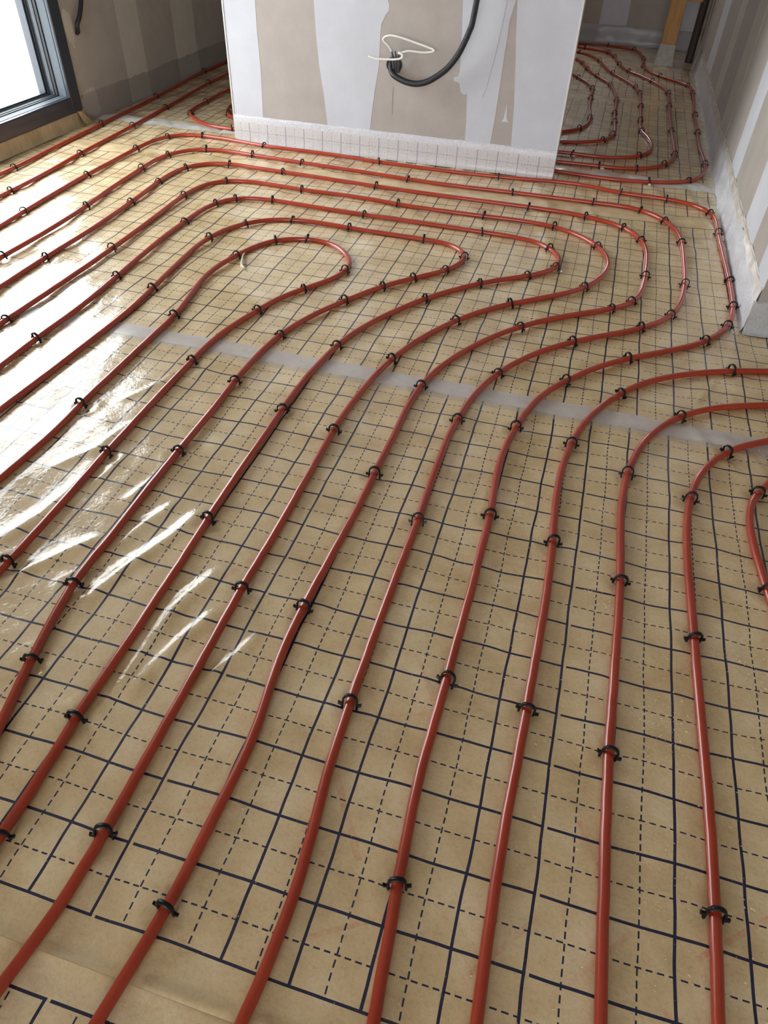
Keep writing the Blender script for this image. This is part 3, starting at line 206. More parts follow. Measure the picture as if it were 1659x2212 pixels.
'R2': [[-.688,3.481],[-.658,3.482],[-.628,3.484],[-.598,3.485],[-.568,3.486],[-.538,3.488],[-.508,3.489],[-.478,3.491],[-.448,3.492],[-.418,3.494],[-.388,3.495],[-.358,3.497],[-.328,3.498],[-.298,3.499],[-.268,3.501],[-.238,3.502],[-.207,3.504],[-.177,3.505],[-.147,3.507],[-.117,3.508],[-.087,3.509],[-.057,3.511],[-.027,3.512],[.003,3.512],[.033,3.513],[.063,3.514],[.093,3.518],[.122,3.524],[.151,3.533],[.178,3.546],[.203,3.562],[.227,3.581],[.249,3.601],[.27,3.622],[.29,3.645],[.307,3.67],[.32,3.697],[.33,3.725],[.338,3.754],[.345,3.784],[.349,3.813],[.353,3.843],[.355,3.873],[.356,3.903],[.357,3.933],[.357,3.963],[.357,3.993],[.356,4.024],[.355,4.054],[.354,4.084],[.353,4.114],[.352,4.144],[.351,4.174],[.35,4.204],[.349,4.234],[.348,4.264],[.347,4.294],[.346,4.324],[.345,4.354],[.344,4.384],[.343,4.414],[.343,4.444],[.343,4.475],[.342,4.505],[.342,4.535],[.342,4.565],[.341,4.595],[.341,4.625],[.341,4.655],[.341,4.685],[.341,4.715],[.34,4.745],[.34,4.775],[.34,4.805],[.34,4.835],[.34,4.866],[.34,4.896],[.339,4.926],[.339,4.956],[.339,4.986],[.339,5.016],[.34,5.046],[.34,5.076],[.341,5.106],[.341,5.136],[.342,5.166],[.342,5.196],[.342,5.226],[.341,5.257],[.339,5.287],[.337,5.317],[.333,5.346],[.328,5.376],[.322,5.406],[.315,5.435],[.307,5.464],[.299,5.493],[.289,5.521],[.279,5.549],[.268,5.577],[.255,5.605],[.242,5.632],[.229,5.659],[.215,5.685],[.201,5.712],[.187,5.739],[.172,5.765],[.157,5.791],[.141,5.816],[.124,5.841],[.106,5.865],[.088,5.89],[.072,5.915],[.057,5.941],[.044,5.968],[.032,5.996],[.022,6.024],[.012,6.052],[.003,6.081],[-.006,6.11],[-.014,6.139],[-.021,6.168],[-.028,6.197],[-.034,6.227],[-.039,6.256],[-.044,6.286],[-.048,6.316],[-.053,6.346],[-.057,6.375],[-.062,6.405],[-.067,6.435],[-.073,6.464],[-.08,6.493],[-.088,6.522],[-.097,6.551],[-.108,6.579],[-.121,6.606],[-.137,6.632],[-.156,6.655],[-.178,6.675],[-.203,6.692],[-.23,6.705],[-.259,6.714],[-.288,6.722],[-.317,6.731],[-.344,6.742],[-.371,6.757],[-.396,6.772],[-.422,6.788],[-.448,6.804],[-.474,6.819],[-.5,6.834],[-.526,6.849],[-.552,6.864],[-.578,6.88],[-.604,6.895],[-.63,6.91],[-.656,6.925],[-.681,6.94],[-.707,6.955],[-.733,6.971],[-.759,6.986]],
'R3': [[-.699,3.656],[-.669,3.657],[-.64,3.658],[-.61,3.66],[-.58,3.661],[-.55,3.662],[-.52,3.663],[-.49,3.664],[-.46,3.665],[-.43,3.667],[-.4,3.668],[-.37,3.669],[-.341,3.67],[-.311,3.671],[-.281,3.672],[-.251,3.674],[-.221,3.676],[-.191,3.677],[-.161,3.677],[-.131,3.675],[-.101,3.673],[-.072,3.671],[-.042,3.67],[-.012,3.673],[.017,3.678],[.046,3.686],[.074,3.697],[.101,3.71],[.126,3.726],[.149,3.745],[.17,3.767],[.188,3.791],[.204,3.816],[.216,3.843],[.225,3.872],[.231,3.901],[.235,3.931],[.236,3.961],[.236,3.991],[.234,4.021],[.231,4.05],[.227,4.08],[.221,4.109],[.215,4.139],[.207,4.168],[.198,4.196],[.189,4.225],[.182,4.254],[.176,4.283],[.172,4.313],[.17,4.343],[.169,4.372],[.168,4.402],[.168,4.432],[.168,4.462],[.168,4.492],[.168,4.522],[.167,4.552],[.167,4.582],[.167,4.612],[.166,4.642],[.166,4.672],[.166,4.702],[.165,4.732],[.165,4.761],[.165,4.791],[.164,4.821],[.164,4.851],[.163,4.881],[.162,4.911],[.161,4.941],[.16,4.971],[.16,5.001],[.159,5.031],[.158,5.061],[.157,5.09],[.155,5.12],[.154,5.15],[.152,5.18],[.15,5.21],[.147,5.24],[.144,5.27],[.14,5.299],[.136,5.329],[.13,5.358],[.124,5.387],[.116,5.416],[.107,5.445],[.097,5.473],[.087,5.501],[.075,5.529],[.063,5.556],[.051,5.584],[.039,5.611],[.027,5.638],[.014,5.665],[.0,5.692],[-.013,5.719],[-.027,5.745],[-.04,5.772],[-.052,5.8],[-.063,5.827],[-.074,5.855],[-.083,5.884],[-.092,5.912],[-.1,5.941],[-.108,5.97],[-.116,5.999],[-.124,6.028],[-.131,6.057],[-.139,6.086],[-.146,6.115],[-.154,6.144],[-.161,6.172],[-.17,6.201],[-.179,6.23],[-.188,6.258],[-.198,6.286],[-.208,6.315],[-.219,6.342],[-.231,6.37],[-.245,6.396],[-.26,6.422],[-.278,6.446],[-.297,6.469],[-.318,6.49],[-.341,6.51],[-.364,6.528],[-.389,6.544],[-.415,6.561],[-.439,6.578],[-.464,6.595],[-.488,6.612],[-.513,6.629],[-.538,6.646],[-.562,6.663],[-.587,6.68],[-.611,6.697],[-.636,6.714],[-.66,6.731],[-.685,6.748],[-.71,6.765],[-.734,6.783]],
'R4': [[-.684,3.713],[-.655,3.723],[-.627,3.733],[-.598,3.743],[-.57,3.752],[-.542,3.762],[-.513,3.772],[-.485,3.782],[-.456,3.791],[-.428,3.801],[-.399,3.811],[-.371,3.821],[-.343,3.831],[-.314,3.84],[-.286,3.85],[-.257,3.86],[-.229,3.869],[-.2,3.879],[-.172,3.889],[-.145,3.902],[-.118,3.916],[-.093,3.932],[-.068,3.949],[-.046,3.969],[-.026,3.992],[-.01,4.017],[.002,4.045],[.012,4.073],[.019,4.102],[.024,4.132],[.027,4.162],[.029,4.192],[.029,4.222],[.029,4.252],[.027,4.282],[.026,4.312],[.024,4.342],[.022,4.372],[.02,4.402],[.019,4.432],[.017,4.462],[.016,4.492],[.014,4.522],[.013,4.552],[.012,4.582],[.011,4.612],[.01,4.642],[.009,4.672],[.009,4.702],[.009,4.732],[.009,4.762],[.009,4.792],[.009,4.822],[.009,4.852],[.009,4.882],[.009,4.912],[.009,4.942],[.008,4.972],[.006,5.002],[.004,5.032],[.001,5.062],[-.002,5.092],[-.006,5.122],[-.01,5.152],[-.014,5.182],[-.019,5.211],[-.023,5.241],[-.028,5.271],[-.032,5.3],[-.037,5.33],[-.042,5.36],[-.049,5.389],[-.056,5.418],[-.065,5.447],[-.076,5.475],[-.087,5.503],[-.1,5.53],[-.113,5.557],[-.126,5.584],[-.139,5.611],[-.151,5.639],[-.163,5.666],[-.175,5.694],[-.187,5.721],[-.198,5.749],[-.209,5.777],[-.22,5.805],[-.23,5.834],[-.24,5.862],[-.249,5.891],[-.257,5.92],[-.264,5.949],[-.271,5.978],[-.277,6.007],[-.284,6.037],[-.291,6.066],[-.3,6.095],[-.31,6.123],[-.321,6.151],[-.333,6.178],[-.346,6.206],[-.358,6.233],[-.369,6.261],[-.378,6.29],[-.388,6.318],[-.398,6.346],[-.408,6.375],[-.418,6.403],[-.429,6.431],[-.439,6.46],[-.449,6.488],[-.459,6.516],[-.47,6.544],[-.48,6.573],[-.49,6.601],[-.5,6.629],[-.51,6.657],[-.521,6.686]],
'R5': [[-.581,3.74],[-.56,3.762],[-.539,3.783],[-.518,3.805],[-.497,3.827],[-.476,3.848],[-.455,3.87],[-.434,3.891],[-.413,3.913],[-.392,3.934],[-.371,3.956],[-.35,3.978],[-.329,3.999],[-.308,4.021],[-.287,4.042],[-.266,4.064],[-.245,4.085],[-.224,4.106],[-.203,4.129],[-.185,4.152],[-.169,4.178],[-.156,4.205],[-.147,4.234],[-.14,4.263],[-.135,4.293],[-.131,4.323],[-.129,4.353],[-.127,4.383],[-.127,4.413],[-.127,4.443],[-.128,4.473],[-.13,4.503],[-.132,4.533],[-.134,4.563],[-.137,4.593],[-.14,4.623],[-.143,4.653],[-.145,4.683],[-.148,4.713],[-.15,4.743],[-.151,4.773],[-.153,4.804],[-.154,4.834],[-.155,4.864],[-.156,4.894],[-.157,4.924],[-.158,4.954],[-.159,4.984],[-.16,5.014],[-.16,5.044],[-.161,5.074],[-.161,5.105],[-.161,5.135],[-.161,5.165],[-.162,5.195],[-.164,5.225],[-.168,5.255],[-.173,5.284],[-.18,5.314],[-.189,5.343],[-.199,5.371],[-.21,5.399],[-.222,5.426],[-.235,5.454],[-.249,5.481],[-.263,5.507],[-.276,5.534],[-.29,5.561],[-.303,5.588],[-.316,5.615],[-.329,5.642],[-.342,5.67],[-.355,5.697],[-.368,5.724],[-.38,5.751],[-.393,5.779],[-.406,5.806],[-.419,5.833],[-.432,5.86],[-.444,5.888],[-.457,5.915],[-.47,5.942],[-.483,5.969],[-.496,5.997],[-.509,6.024],[-.521,6.051]],
'S1': [[-2.308,5.418],[-2.31,5.388],[-2.311,5.358],[-2.313,5.328],[-2.315,5.298],[-2.316,5.268],[-2.318,5.238],[-2.32,5.208],[-2.321,5.178],[-2.323,5.148],[-2.325,5.119],[-2.326,5.089],[-2.328,5.059],[-2.329,5.029],[-2.331,4.999],[-2.333,4.969],[-2.334,4.939],[-2.336,4.909],[-2.338,4.879],[-2.339,4.849],[-2.341,4.819],[-2.343,4.789],[-2.344,4.759],[-2.346,4.729],[-2.347,4.699],[-2.349,4.669],[-2.351,4.64],[-2.352,4.61],[-2.354,4.58],[-2.356,4.55],[-2.357,4.52],[-2.359,4.49],[-2.361,4.46],[-2.362,4.43],[-2.364,4.4],[-2.365,4.37],[-2.367,4.34],[-2.369,4.31],[-2.37,4.28],[-2.372,4.25],[-2.374,4.22],[-2.375,4.19],[-2.377,4.161],[-2.379,4.131],[-2.38,4.101],[-2.38,4.071],[-2.38,4.041],[-2.378,4.011],[-2.377,3.981],[-2.374,3.951],[-2.372,3.921],[-2.371,3.891],[-2.37,3.861],[-2.369,3.831],[-2.37,3.801],[-2.37,3.771],[-2.369,3.741],[-2.367,3.711],[-2.363,3.682],[-2.356,3.652],[-2.347,3.624],[-2.333,3.597],[-2.317,3.572],[-2.298,3.549],[-2.277,3.527],[-2.256,3.506],[-2.234,3.486],[-2.211,3.467],[-2.186,3.45],[-2.16,3.434],[-2.133,3.422],[-2.105,3.412],[-2.076,3.406],[-2.046,3.402],[-2.016,3.401],[-1.986,3.401],[-1.956,3.403],[-1.926,3.403],[-1.896,3.403],[-1.866,3.403],[-1.836,3.404],[-1.806,3.404],[-1.776,3.404],[-1.746,3.404],[-1.716,3.405],[-1.686,3.405],[-1.656,3.405],[-1.626,3.405],[-1.596,3.406],[-1.566,3.406],[-1.536,3.406],[-1.506,3.406]],
'S2': [[-2.303,4.773],[-2.299,4.744],[-2.296,4.714],[-2.292,4.684],[-2.289,4.655],[-2.285,4.625],[-2.282,4.596],[-2.278,4.566],[-2.275,4.537],[-2.271,4.507],[-2.267,4.478],[-2.264,4.448],[-2.26,4.418],[-2.257,4.389],[-2.253,4.359],[-2.25,4.33],[-2.246,4.3],[-2.243,4.271],[-2.239,4.241],[-2.236,4.212],[-2.232,4.182],[-2.229,4.152],[-2.225,4.123],[-2.221,4.093],[-2.218,4.064],[-2.214,4.034],[-2.211,4.005],[-2.207,3.975],[-2.204,3.946],[-2.2,3.916],[-2.197,3.887],[-2.194,3.857],[-2.192,3.827],[-2.187,3.798],[-2.18,3.769],[-2.17,3.741],[-2.158,3.714],[-2.144,3.688],[-2.126,3.663],[-2.106,3.642],[-2.082,3.624],[-2.057,3.607],[-2.034,3.588],[-2.011,3.57],[-1.988,3.551],[-1.965,3.532],[-1.942,3.513],[-1.919,3.494],[-1.896,3.475],[-1.873,3.456],[-1.851,3.437],[-1.828,3.418]],
}
CLIPS = {
'P1': [[-2.623,2.43,1.58],[-2.664,3.209,1.64],[-2.697,3.853,1.64],[-2.758,4.61,1.57]],
'P2': [[-2.44,2.168,1.57],[-2.468,2.723,1.63],[-2.494,3.243,1.63],[-2.522,3.657,1.65],[-2.572,4.305,1.62]],
'P3': [[-2.238,1.981,1.65],[-2.262,2.471,1.59],[-2.265,2.896,1.57],[-2.224,3.134,1.06],[-2.067,3.224,0.06],[-1.7,3.185,-0.09],[-1.071,3.155,-0.07],[-0.472,3.155,0.08],[0.101,3.143,-0.17],[0.31,3.131,-0.12],[0.492,3.017,-1.14],[0.514,2.775,-1.58],[0.524,2.31,-1.56],[0.522,2.09,-1.63],[0.494,1.934,-1.91],[0.417,1.8,-2.27],[0.184,1.604,-2.45],[0.009,1.407,-2.16],[-0.093,1.133,-1.75],[-0.101,0.774,-1.53],[-0.101,0.309,-1.58],[-0.094,-0.05,-1.48]],
'P4': [[-2.033,1.591,1.56],[-2.043,2.131,1.65],[-2.082,2.634,1.64],[-2.07,2.868,1.27],[-1.938,3.013,0.34],[-1.69,3.021,-0.09],[-1.42,3.0,-0.07],[-0.872,2.958,-0.08],[-0.372,2.959,0.02],[-0.012,2.962,0.03],[0.195,2.939,-0.44],[0.298,2.848,-0.99],[0.363,2.629,-1.48],[0.364,2.209,-1.63],[0.313,1.946,-2.01],[0.217,1.818,-2.38],[0.012,1.651,-2.41],[-0.183,1.387,-1.99],[-0.249,1.117,-1.68],[-0.254,0.702,-1.57],[-0.254,0.212,-1.55]],
'P5': [[-1.885,1.63,1.57],[-1.896,2.234,1.64],[-1.918,2.503,1.63],[-1.898,2.726,1.19],[-1.734,2.846,0.13],[-1.449,2.837,-0.05],[-0.985,2.809,-0.05],[-0.28,2.798,-0.01],[-0.027,2.772,-0.25],[0.134,2.696,-0.73],[0.205,2.583,-1.26],[0.225,2.24,-1.62],[0.184,2.005,-2.05],[0.116,1.926,-2.45],[-0.162,1.691,-2.29],[-0.381,1.249,-1.73],[-0.395,0.834,-1.58],[-0.41,0.39,-1.59],[-0.399,-0.174,-1.66]],
'P6': [[-1.713,1.195,1.55],[-1.708,1.78,1.58],[-1.73,2.379,1.55],[-1.644,2.619,0.59],[-1.281,2.643,-0.04],[-0.828,2.623,-0.11],[-0.448,2.619,0.04],[-0.145,2.602,-0.32],[0.039,2.456,-1.02],[0.017,2.064,-2.16],[-0.214,1.845,-2.41],[-0.368,1.662,-2.13],[-0.501,1.361,-1.82],[-0.547,0.97,-1.58],[-0.546,0.4,-1.57],[-0.539,-0.11,-1.57]],
'P7': [[-1.553,1.126,1.57],[-1.562,1.581,1.64],[-1.583,2.12,1.56],[-1.559,2.348,1.22],[-1.507,2.426,0.69],[-1.351,2.47,0.03],[-0.926,2.452,-0.02],[-0.421,2.443,-0.03],[-0.141,2.368,-0.85],[-0.101,2.2,-1.9],[-0.19,2.088,-2.46],[-0.346,1.963,-2.37],[-0.501,1.781,-2.17],[-0.681,1.382,-1.76],[-0.709,1.014,-1.56],[-0.703,0.564,-1.53],[-0.692,0.049,-1.53],[-0.684,-0.156,-1.57]],
'P8': [[-1.401,1.546,1.65],[-1.418,2.0,1.43],[-1.345,2.189,0.92],[-1.188,2.289,0.24],[-0.939,2.291,-0.06],[-0.629,2.285,-0.02],[-0.443,2.171,-1.43],[-0.486,2.031,-2.19],[-0.578,1.926,-2.31],[-0.664,1.822,-2.19],[-0.755,1.672,-2.07],[-0.869,1.385,-1.77],[-0.889,1.101,-1.56],[-0.884,0.761,-1.56],[-0.874,0.312,-1.47],[-0.839,0.13,-1.35]],
'P9': [[-1.227,0.866,1.63],[-1.237,1.396,1.65],[-1.25,1.886,1.31],[-1.167,2.066,0.79],[-1.063,2.121,0.2],[-0.829,1.896,-1.7],[-0.916,1.712,-2.13],[-1.001,1.51,-1.84],[-1.053,1.161,-1.58],[-1.048,0.7,-1.54],[-1.036,0.32,-1.56]],
'Q1': [[0.484,1.631,-2.77],[0.169,1.396,-2.17],[0.054,1.11,-1.75],[0.047,0.731,-1.52],[0.048,0.296,-1.59]],
'Q2': [[0.33,1.329,-2.31],[0.199,1.026,-1.71],[0.196,0.661,-1.55],[0.192,0.251,-1.57]],
'Q3': [[0.445,1.202,-2.29],[0.347,0.981,-1.74],[0.341,0.551,-1.54],[0.352,0.041,-1.58]],
'Q4': [[0.508,1.058,-2.05],[0.494,0.73,-1.45]],
'R1': [[0.233,3.354,0.27],[0.415,3.444,0.8],[0.505,3.748,1.56],[0.49,4.363,1.57],[0.491,4.788,1.56],[0.497,5.393,1.6],[0.472,5.626,1.94],[0.282,5.869,2.21],[0.158,6.166,1.72],[0.157,6.485,1.62],[0.072,6.847,2.24],[-0.153,6.944,2.94]],
'R2': [[-0.014,3.512,0.02],[0.171,3.542,0.47],[0.3,3.659,0.99],[0.354,3.864,1.5],[0.345,4.344,1.6],[0.339,4.954,1.57],[0.336,5.328,1.69],[0.226,5.664,2.04],[0.059,5.936,2.07],[-0.022,6.172,1.81],[-0.07,6.447,1.78],[-0.122,6.608,2.09],[-0.327,6.735,2.75]],
'R3': [[-0.17,3.677,-0.02],[0.174,3.773,0.89],[0.178,4.272,1.76],[0.168,4.501,1.57],[0.163,4.876,1.6],[0.147,5.245,1.67],[0.117,5.412,1.85],[-0.057,5.811,1.96],[-0.176,6.223,1.88],[-0.355,6.522,2.51]],
'R4': [[-0.258,3.86,0.32],[-0.024,3.995,0.95],[0.021,4.116,1.4],[0.02,4.405,1.62],[0.01,4.615,1.6],[0.008,4.965,1.61],[-0.053,5.405,1.83],[-0.16,5.658,1.98],[-0.246,5.882,1.87],[-0.294,6.076,1.86]],
'R5': [[-0.17,4.176,1.07],[-0.127,4.435,1.59],[-0.158,4.954,1.6],[-0.165,5.238,1.68],[-0.284,5.549,2.04]],
'S1': [[-2.37,3.861,-1.55],[-2.328,3.589,-1.0],[-1.981,3.401,0.04]],
'S2': [[-2.125,3.662,-0.87]],
}
# ------------------------------------------------------------------ the ground surface
def vnoise(x, y, sx, sy, seed):
    r = np.random.RandomState(seed).rand(256, 256)
    u = x/sx; v = y/sy; i = np.floor(u).astype(int); j = np.floor(v).astype(int); fu = u-i; fv = v-j
    fu = fu*fu*(3-2*fu); fv = fv*fv*(3-2*fv)
    g = lambda a, b: r[a % 256, b % 256]
    return (g(i, j)*(1-fu)+g(i+1, j)*fu)*(1-fv)+(g(i, j+1)*(1-fu)+g(i+1, j+1)*fu)*fv-.5
def sst(a, b, x):
    t = np.clip((x-a)/(b-a), 0, 1); return t*t*(3-2*t)
RIDGES = [  # creases of the film: x0, y0, x1, y1, height, width
    (-.83, .24, -.735, .64, .0062, .017), (-.70, .06, -.605, .48, .0072, .019), (-.645, .08, -.560, .38, .0060, .016),
    (-.54, .14, -.470, .34, .0048, .013), (-1.13, .33, -.98, .74, .0060, .019), (-1.01, .26, -.91, .47, .0055, .016),
    (-.89, .38, -.78, .62, .0056, .016), (-1.16, .60, -1.02, .90, .0040, .016), (-.93, .55, -.85, .82, .0042, .014),
    (-.42, -.01, -.36, .14, .0016, .010), (-1.06, .96, -.98, 1.18, .0038, .012), (-1.16, .90, -1.05, 1.15, .0030, .013),
    (.42, 1.30, .56, 1.12, .0040, .016), (.36, 1.33, .47, 1.10, .0032, .013), (.44, 1.62, .36, 1.40, .0028, .012)]
def height(x, y):
    near = 1-sst(1.2, 1.5, y)
    h = .0046*vnoise(x, y, .10, .17, 1)+.0020*vnoise(x, y, .05, .07, 2)+.0009*vnoise(x, y, .03, .09, 8)
    up = sst(1.3, 1.6, y)
    h += up*(.0032*vnoise(x+.5*y, y, .09, .10, 3))
    lf = up*sst(-.6, -1.4, x)
    h += lf*(.0085*vnoise(x-.3*y, y+.4*x, .10, .13, 4))
    cr = sst(2.35, 2.75, y)*(1-sst(3.6, 3.9, y))
    h += cr*(.0060*vnoise(x+.35*y, y, .05, .20, 5)+.004*vnoise(x, y-.4*x, .10, .06, 6))
    tp = np.exp(-((y-3.38)/.06)**2)
    h += tp*(.012*np.abs(vnoise(x+.3*y, y, .05, .10, 9))+.002)
    fr = sst(3.5, 3.8, y); h += fr*.004*vnoise(x, y, .07, .05, 7)
    h *= .55+.45*sst(-.3, .2, y)
    fold = np.exp(-((y+.262+.004*np.sin(9*x))/.007)**2); h += .0040*fold
    for x0, y0, x1, y1, a, wd in RIDGES:
        L = math.hypot(x1-x0, y1-y0); dx, dy = (x1-x0)/L, (y1-y0)/L
        s = (x-x0)*dx+(y-y0)*dy; d = (x-x0)*dy-(y-y0)*dx + .010*np.sin(s*14+x0*30)
        e = sst(0, .22*L, s)*(1-sst(.75*L, L, s))
        h += a*e*np.exp(-(d/wd)**2)
    return h
kd_pts = []
for k_, Pp in PIPES.items():
    for i in range(len(Pp)-1):
        a, b = Pp[i], Pp[i+1]
        for t_ in (0, .5): kd_pts.append((a[0]+(b[0]-a[0])*t_, a[1]+(b[1]-a[1])*t_))
KD = kdtree.KDTree(len(kd_pts))
for i, q in enumerate(kd_pts): KD.insert((q[0], q[1], 0), i)
KD.balance()
cl_pts = [(c[0], c[1]) for v in CLIPS.values() for c in v]
def surface(x, y):
    h = height(x, y)
    d = np.array([KD.find((a, b, 0))[2] for a, b in zip(x.ravel(), y.ravel())]).reshape(x.shape)
    lim = .0004+.20*np.clip(d-.010, 0, 1)           # the pipes press the film down
    h = np.minimum(h, lim)
    for cx, cy in cl_pts:                             # little dimples where the clips are stapled in
        m = (np.abs(x-cx) < .06) & (np.abs(y-cy) < .06)
        if m.any():
            dd = np.hypot(x[m]-cx, y[m]-cy); h[m] -= .0016*np.exp(-(dd/.022)**2)-.0012*np.exp(-((dd-.038)/.012)**2)
    return h
def sheet(name, x0, x1, y0, y1, st, mat, dz=0.0, thick=0):
    nx = int(round((x1-x0)/st))+1; ny = int(round((y1-y0)/st))+1
    X, Y = np.meshgrid(np.linspace(x0, x1, nx), np.linspace(y0, y1, ny)); Z = surface(X, Y)+dz
    v = np.stack([X.ravel(), Y.ravel(), Z.ravel()], 1)
    idx = np.arange(nx*ny).reshape(ny, nx)
    f = np.stack([idx[:-1, :-1].ravel(), idx[:-1, 1:].ravel(), idx[1:, 1:].ravel(), idx[1:, :-1].ravel()], 1)
    return mesh(name, v.tolist(), f.tolist(), mat, smooth=True)

# ------------------------------------------------------------------ the room
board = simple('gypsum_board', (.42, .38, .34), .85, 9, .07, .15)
boardM = simple('gypsum_board_partition_dimmed', (.385, .345, .318), .85, 9, .06, .15)  # darker copy of the board, offsets strong window light on the partition
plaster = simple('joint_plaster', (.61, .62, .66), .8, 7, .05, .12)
plasterM = simple('joint_plaster_partition_dimmed', (.52, .53, .575), .8, 7, .05, .12)  # same plaster darkened so the window-lit partition does not burn out
dull = simple('joint_plaster_dull', (.55, .51, .45), .85, 7, .06, .12)
ceil_m = simple('bare_ceiling_board', (.40, .39, .38), .9, 5, .03)
slab_m = simple('insulation_foam', (.55, .42, .22), .9, 40, .15)
mb = MB(); mb.box(-2.9, 3.3, -5.2, 7.3, -.12, -.012); fl = mb.build('floor', slab_m); tag(fl, kind='structure')
mb = MB(); mb.box(-3.1, 3.3, -5.2, 7.3, 2.5, 2.6); tag(mb.build('ceiling', ceil_m), kind='structure')
XL = -2.775
FY0, FY1, FZ0, FZ1 = WY0-.08, WY1+.085, .066, WZ1+.08       # outer size of the window frame
mb = MB()
mb.box(XL-.25, XL, FY1, 7.3, -.12, 2.5); mb.box(XL-.25, XL, -5.2, FY0, -.12, 2.5)
mb.box(XL-.25, XL, FY0, FY1, -.12, FZ0-.002); mb.box(XL-.25, XL, FY0, FY1, FZ1, 2.5)
wl = mb.build('wall_left', board); tag(wl, kind='structure')
def band(name, axis, c, nrm, outline, mat, parent, t=.0009):
    pts = [((c, a, b) if axis == 'x' else (a, c, b)) for a, b in outline]
    m_ = MB(); m_.poly(pts, nrm, t); return m_.build(name, mat, parent)
def wig(a, z0, z1, amp, seed, n=14):
    r = random.Random(seed); return [(a+r.uniform(-amp, amp), z0+(z1-z0)*i/n) for i in range(n+1)]
def strip(axis, c, nrm, a0, a1, mat, parent, amp=.005, seed=1, z0=0, z1=2.5):
    o = wig(a0, z0, z1, amp, seed)+wig(a1, z0, z1, amp, seed+50)[::-1]
    return band('plaster_band', axis, c, nrm, o, mat, parent)
strip('x', XL, (1, 0, 0), 3.715, 3.93, dull, wl, .008, 3); strip('x', XL, (1, 0, 0), 4.32, 4.585, dull, wl, .012, 4)
band('plaster_patch', 'x', XL, (1, 0, 0), [(3.245, .508), (3.262, .512), (3.273, .502), (3.301, .484), (3.309, .433), (3.300, .395), (3.289, .365), (3.278, .37), (3.284, .34), (3.276, .34), (3.268, .37), (3.247, .368), (3.234, .417), (3.224, .462)], dull, wl, .0014)
band('plaster_patch', 'x', XL, (1, 0, 0), [(3.251, .115), (3.27, .142), (3.285, .135), (3.303, .150), (3.318, .14), (3.335, .155), (3.345, .142), (3.362, .149), (3.382, .113), (3.384, .07), (3.388, .03), (3.337, .012), (3.248, .045), (3.234, .091)], dull, wl, .0012)
# back and rear walls, each with its window opening
def wall_y(name, y0, y1, xa, xb, ox0, ox1, oz0, oz1, mat):
    m_ = MB(); m_.box(xa, ox0, y0, y1, -.12, 2.5); m_.box(ox1, xb, y0, y1, -.12, 2.5)
    m_.box(ox0, ox1, y0, y1, -.12, oz0); m_.box(ox0, ox1, y0, y1, oz1, 2.5)
    return tag(m_.build(name, mat), kind='structure')
wb = wall_y('wall_back', 7.08, 7.3, -3.0, .7, BX0, BX1, BZ0, BZ1, board)
strip('y', 7.08, (0, -1, 0), -.265, -.038, plaster, wb, .006, 5); strip('y', 7.08, (0, -1, 0), .40, .555, plaster, wb, .01, 6)
wall_y('wall_rear', -5.2, -5.0, -3.0, 3.3, SX0, SX1, SZ0, SZ1, ceil_m)
mb = MB(); mb.box(.555, 3.3, 1.932, 7.3, -.12, 2.5); wr = mb.build('wall_right', board); tag(wr, kind='structure')
for a0, a1, m_, s_ in ((1.933, 2.095, plaster, 11), (2.30, 2.565, plaster, 12), (3.045, 3.275, plaster, 13), (3.735, 4.03, dull, 14), (4.48, 4.715, dull, 15), (5.235, 5.59, plaster, 16), (6.13, 6.28, plaster, 17)):
    strip('x', .555, (-1, 0, 0), a0, a1, m_, wr, .003, s_)
mb = MB(); mb.box(3.1, 3.3, -5.2, 1.94, -.12, 2.5); tag(mb.build('wall_right', ceil_m), kind='structure')
mb = MB(); mb.box(-1.40, -1.32, 3.35, 7.09, -.02, 2.5); tag(mb.build('wall_divider_added', board), kind='structure')  # unseen wall, added to keep back room daylight out of the left corridor
# the partition in the middle
PY = 3.252
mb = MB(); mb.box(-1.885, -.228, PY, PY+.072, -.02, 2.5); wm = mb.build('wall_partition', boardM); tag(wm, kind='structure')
e1 = [(-1.717, .613), (-1.719, .486), (-1.715, .353), (-1.718, .24), (-1.723, .114), (-1.723, 0)]
e2 = [(-1.426, .631), (-1.421, .508), (-1.409, .378), (-1.39, .261), (-1.372, .118), (-1.36, 0)]
e3 = [(-1.077, .653), (-1.068, .637), (-1.070, .613), (-1.083, .600), (-1.090, .588), (-1.104, .563), (-1.108, .513), (-1.110, .402), (-1.129, .293), (-1.139, .218), (-1.150, .12), (-1.16, 0)]
e4 = [(-.738, .674), (-.727, .516), (-.724, .407), (-.729, .398), (-.732, .386), (-.748, .384), (-.750, .37), (-.728, .364), (-.721, .36), (-.714, .335), (-.708, .323), (-.695, .318), (-.682, .322), (-.680, .315), (-.672, .206), (-.669, .111), (-.668, 0)]
e5 = [(-.510, .688), (-.526, .61), (-.526, .547), (-.529, .506), (-.533, .363), (-.538, .219), (-.546, .105), (-.55, 0)]
e6 = [(-.503, .688), (-.491, .573), (-.475, .453), (-.455, .281), (-.443, .106), (-.44, 0)]
def colup(e, dx=0): return [(e[0][0]+dx, 2.5), (e[0][0]+dx*.5, 1.5)]+e
L0 = [(-1.884, 2.5), (-1.884, 0)]; R0 = [(-.229, 2.5), (-.229, 0)]
for a, b in ((L0, colup(e1)), (colup(e2), colup(e3, .02)), (colup(e4), colup(e5, .03)), (colup(e6, -.02), R0)):
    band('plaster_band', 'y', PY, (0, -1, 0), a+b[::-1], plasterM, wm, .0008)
patch = [(-.737, 2.4), (-.735, .70), (-.726, .52), (-.722, .41), (-.716, .36), (-.706, .325), (-.690, .318), (-.672, .325), (-.655, .333), (-.63, .324), (-.607, .318), (-.596, .34), (-.575, .46), (-.56, .56), (-.545, .70), (-.52, 2.4)]
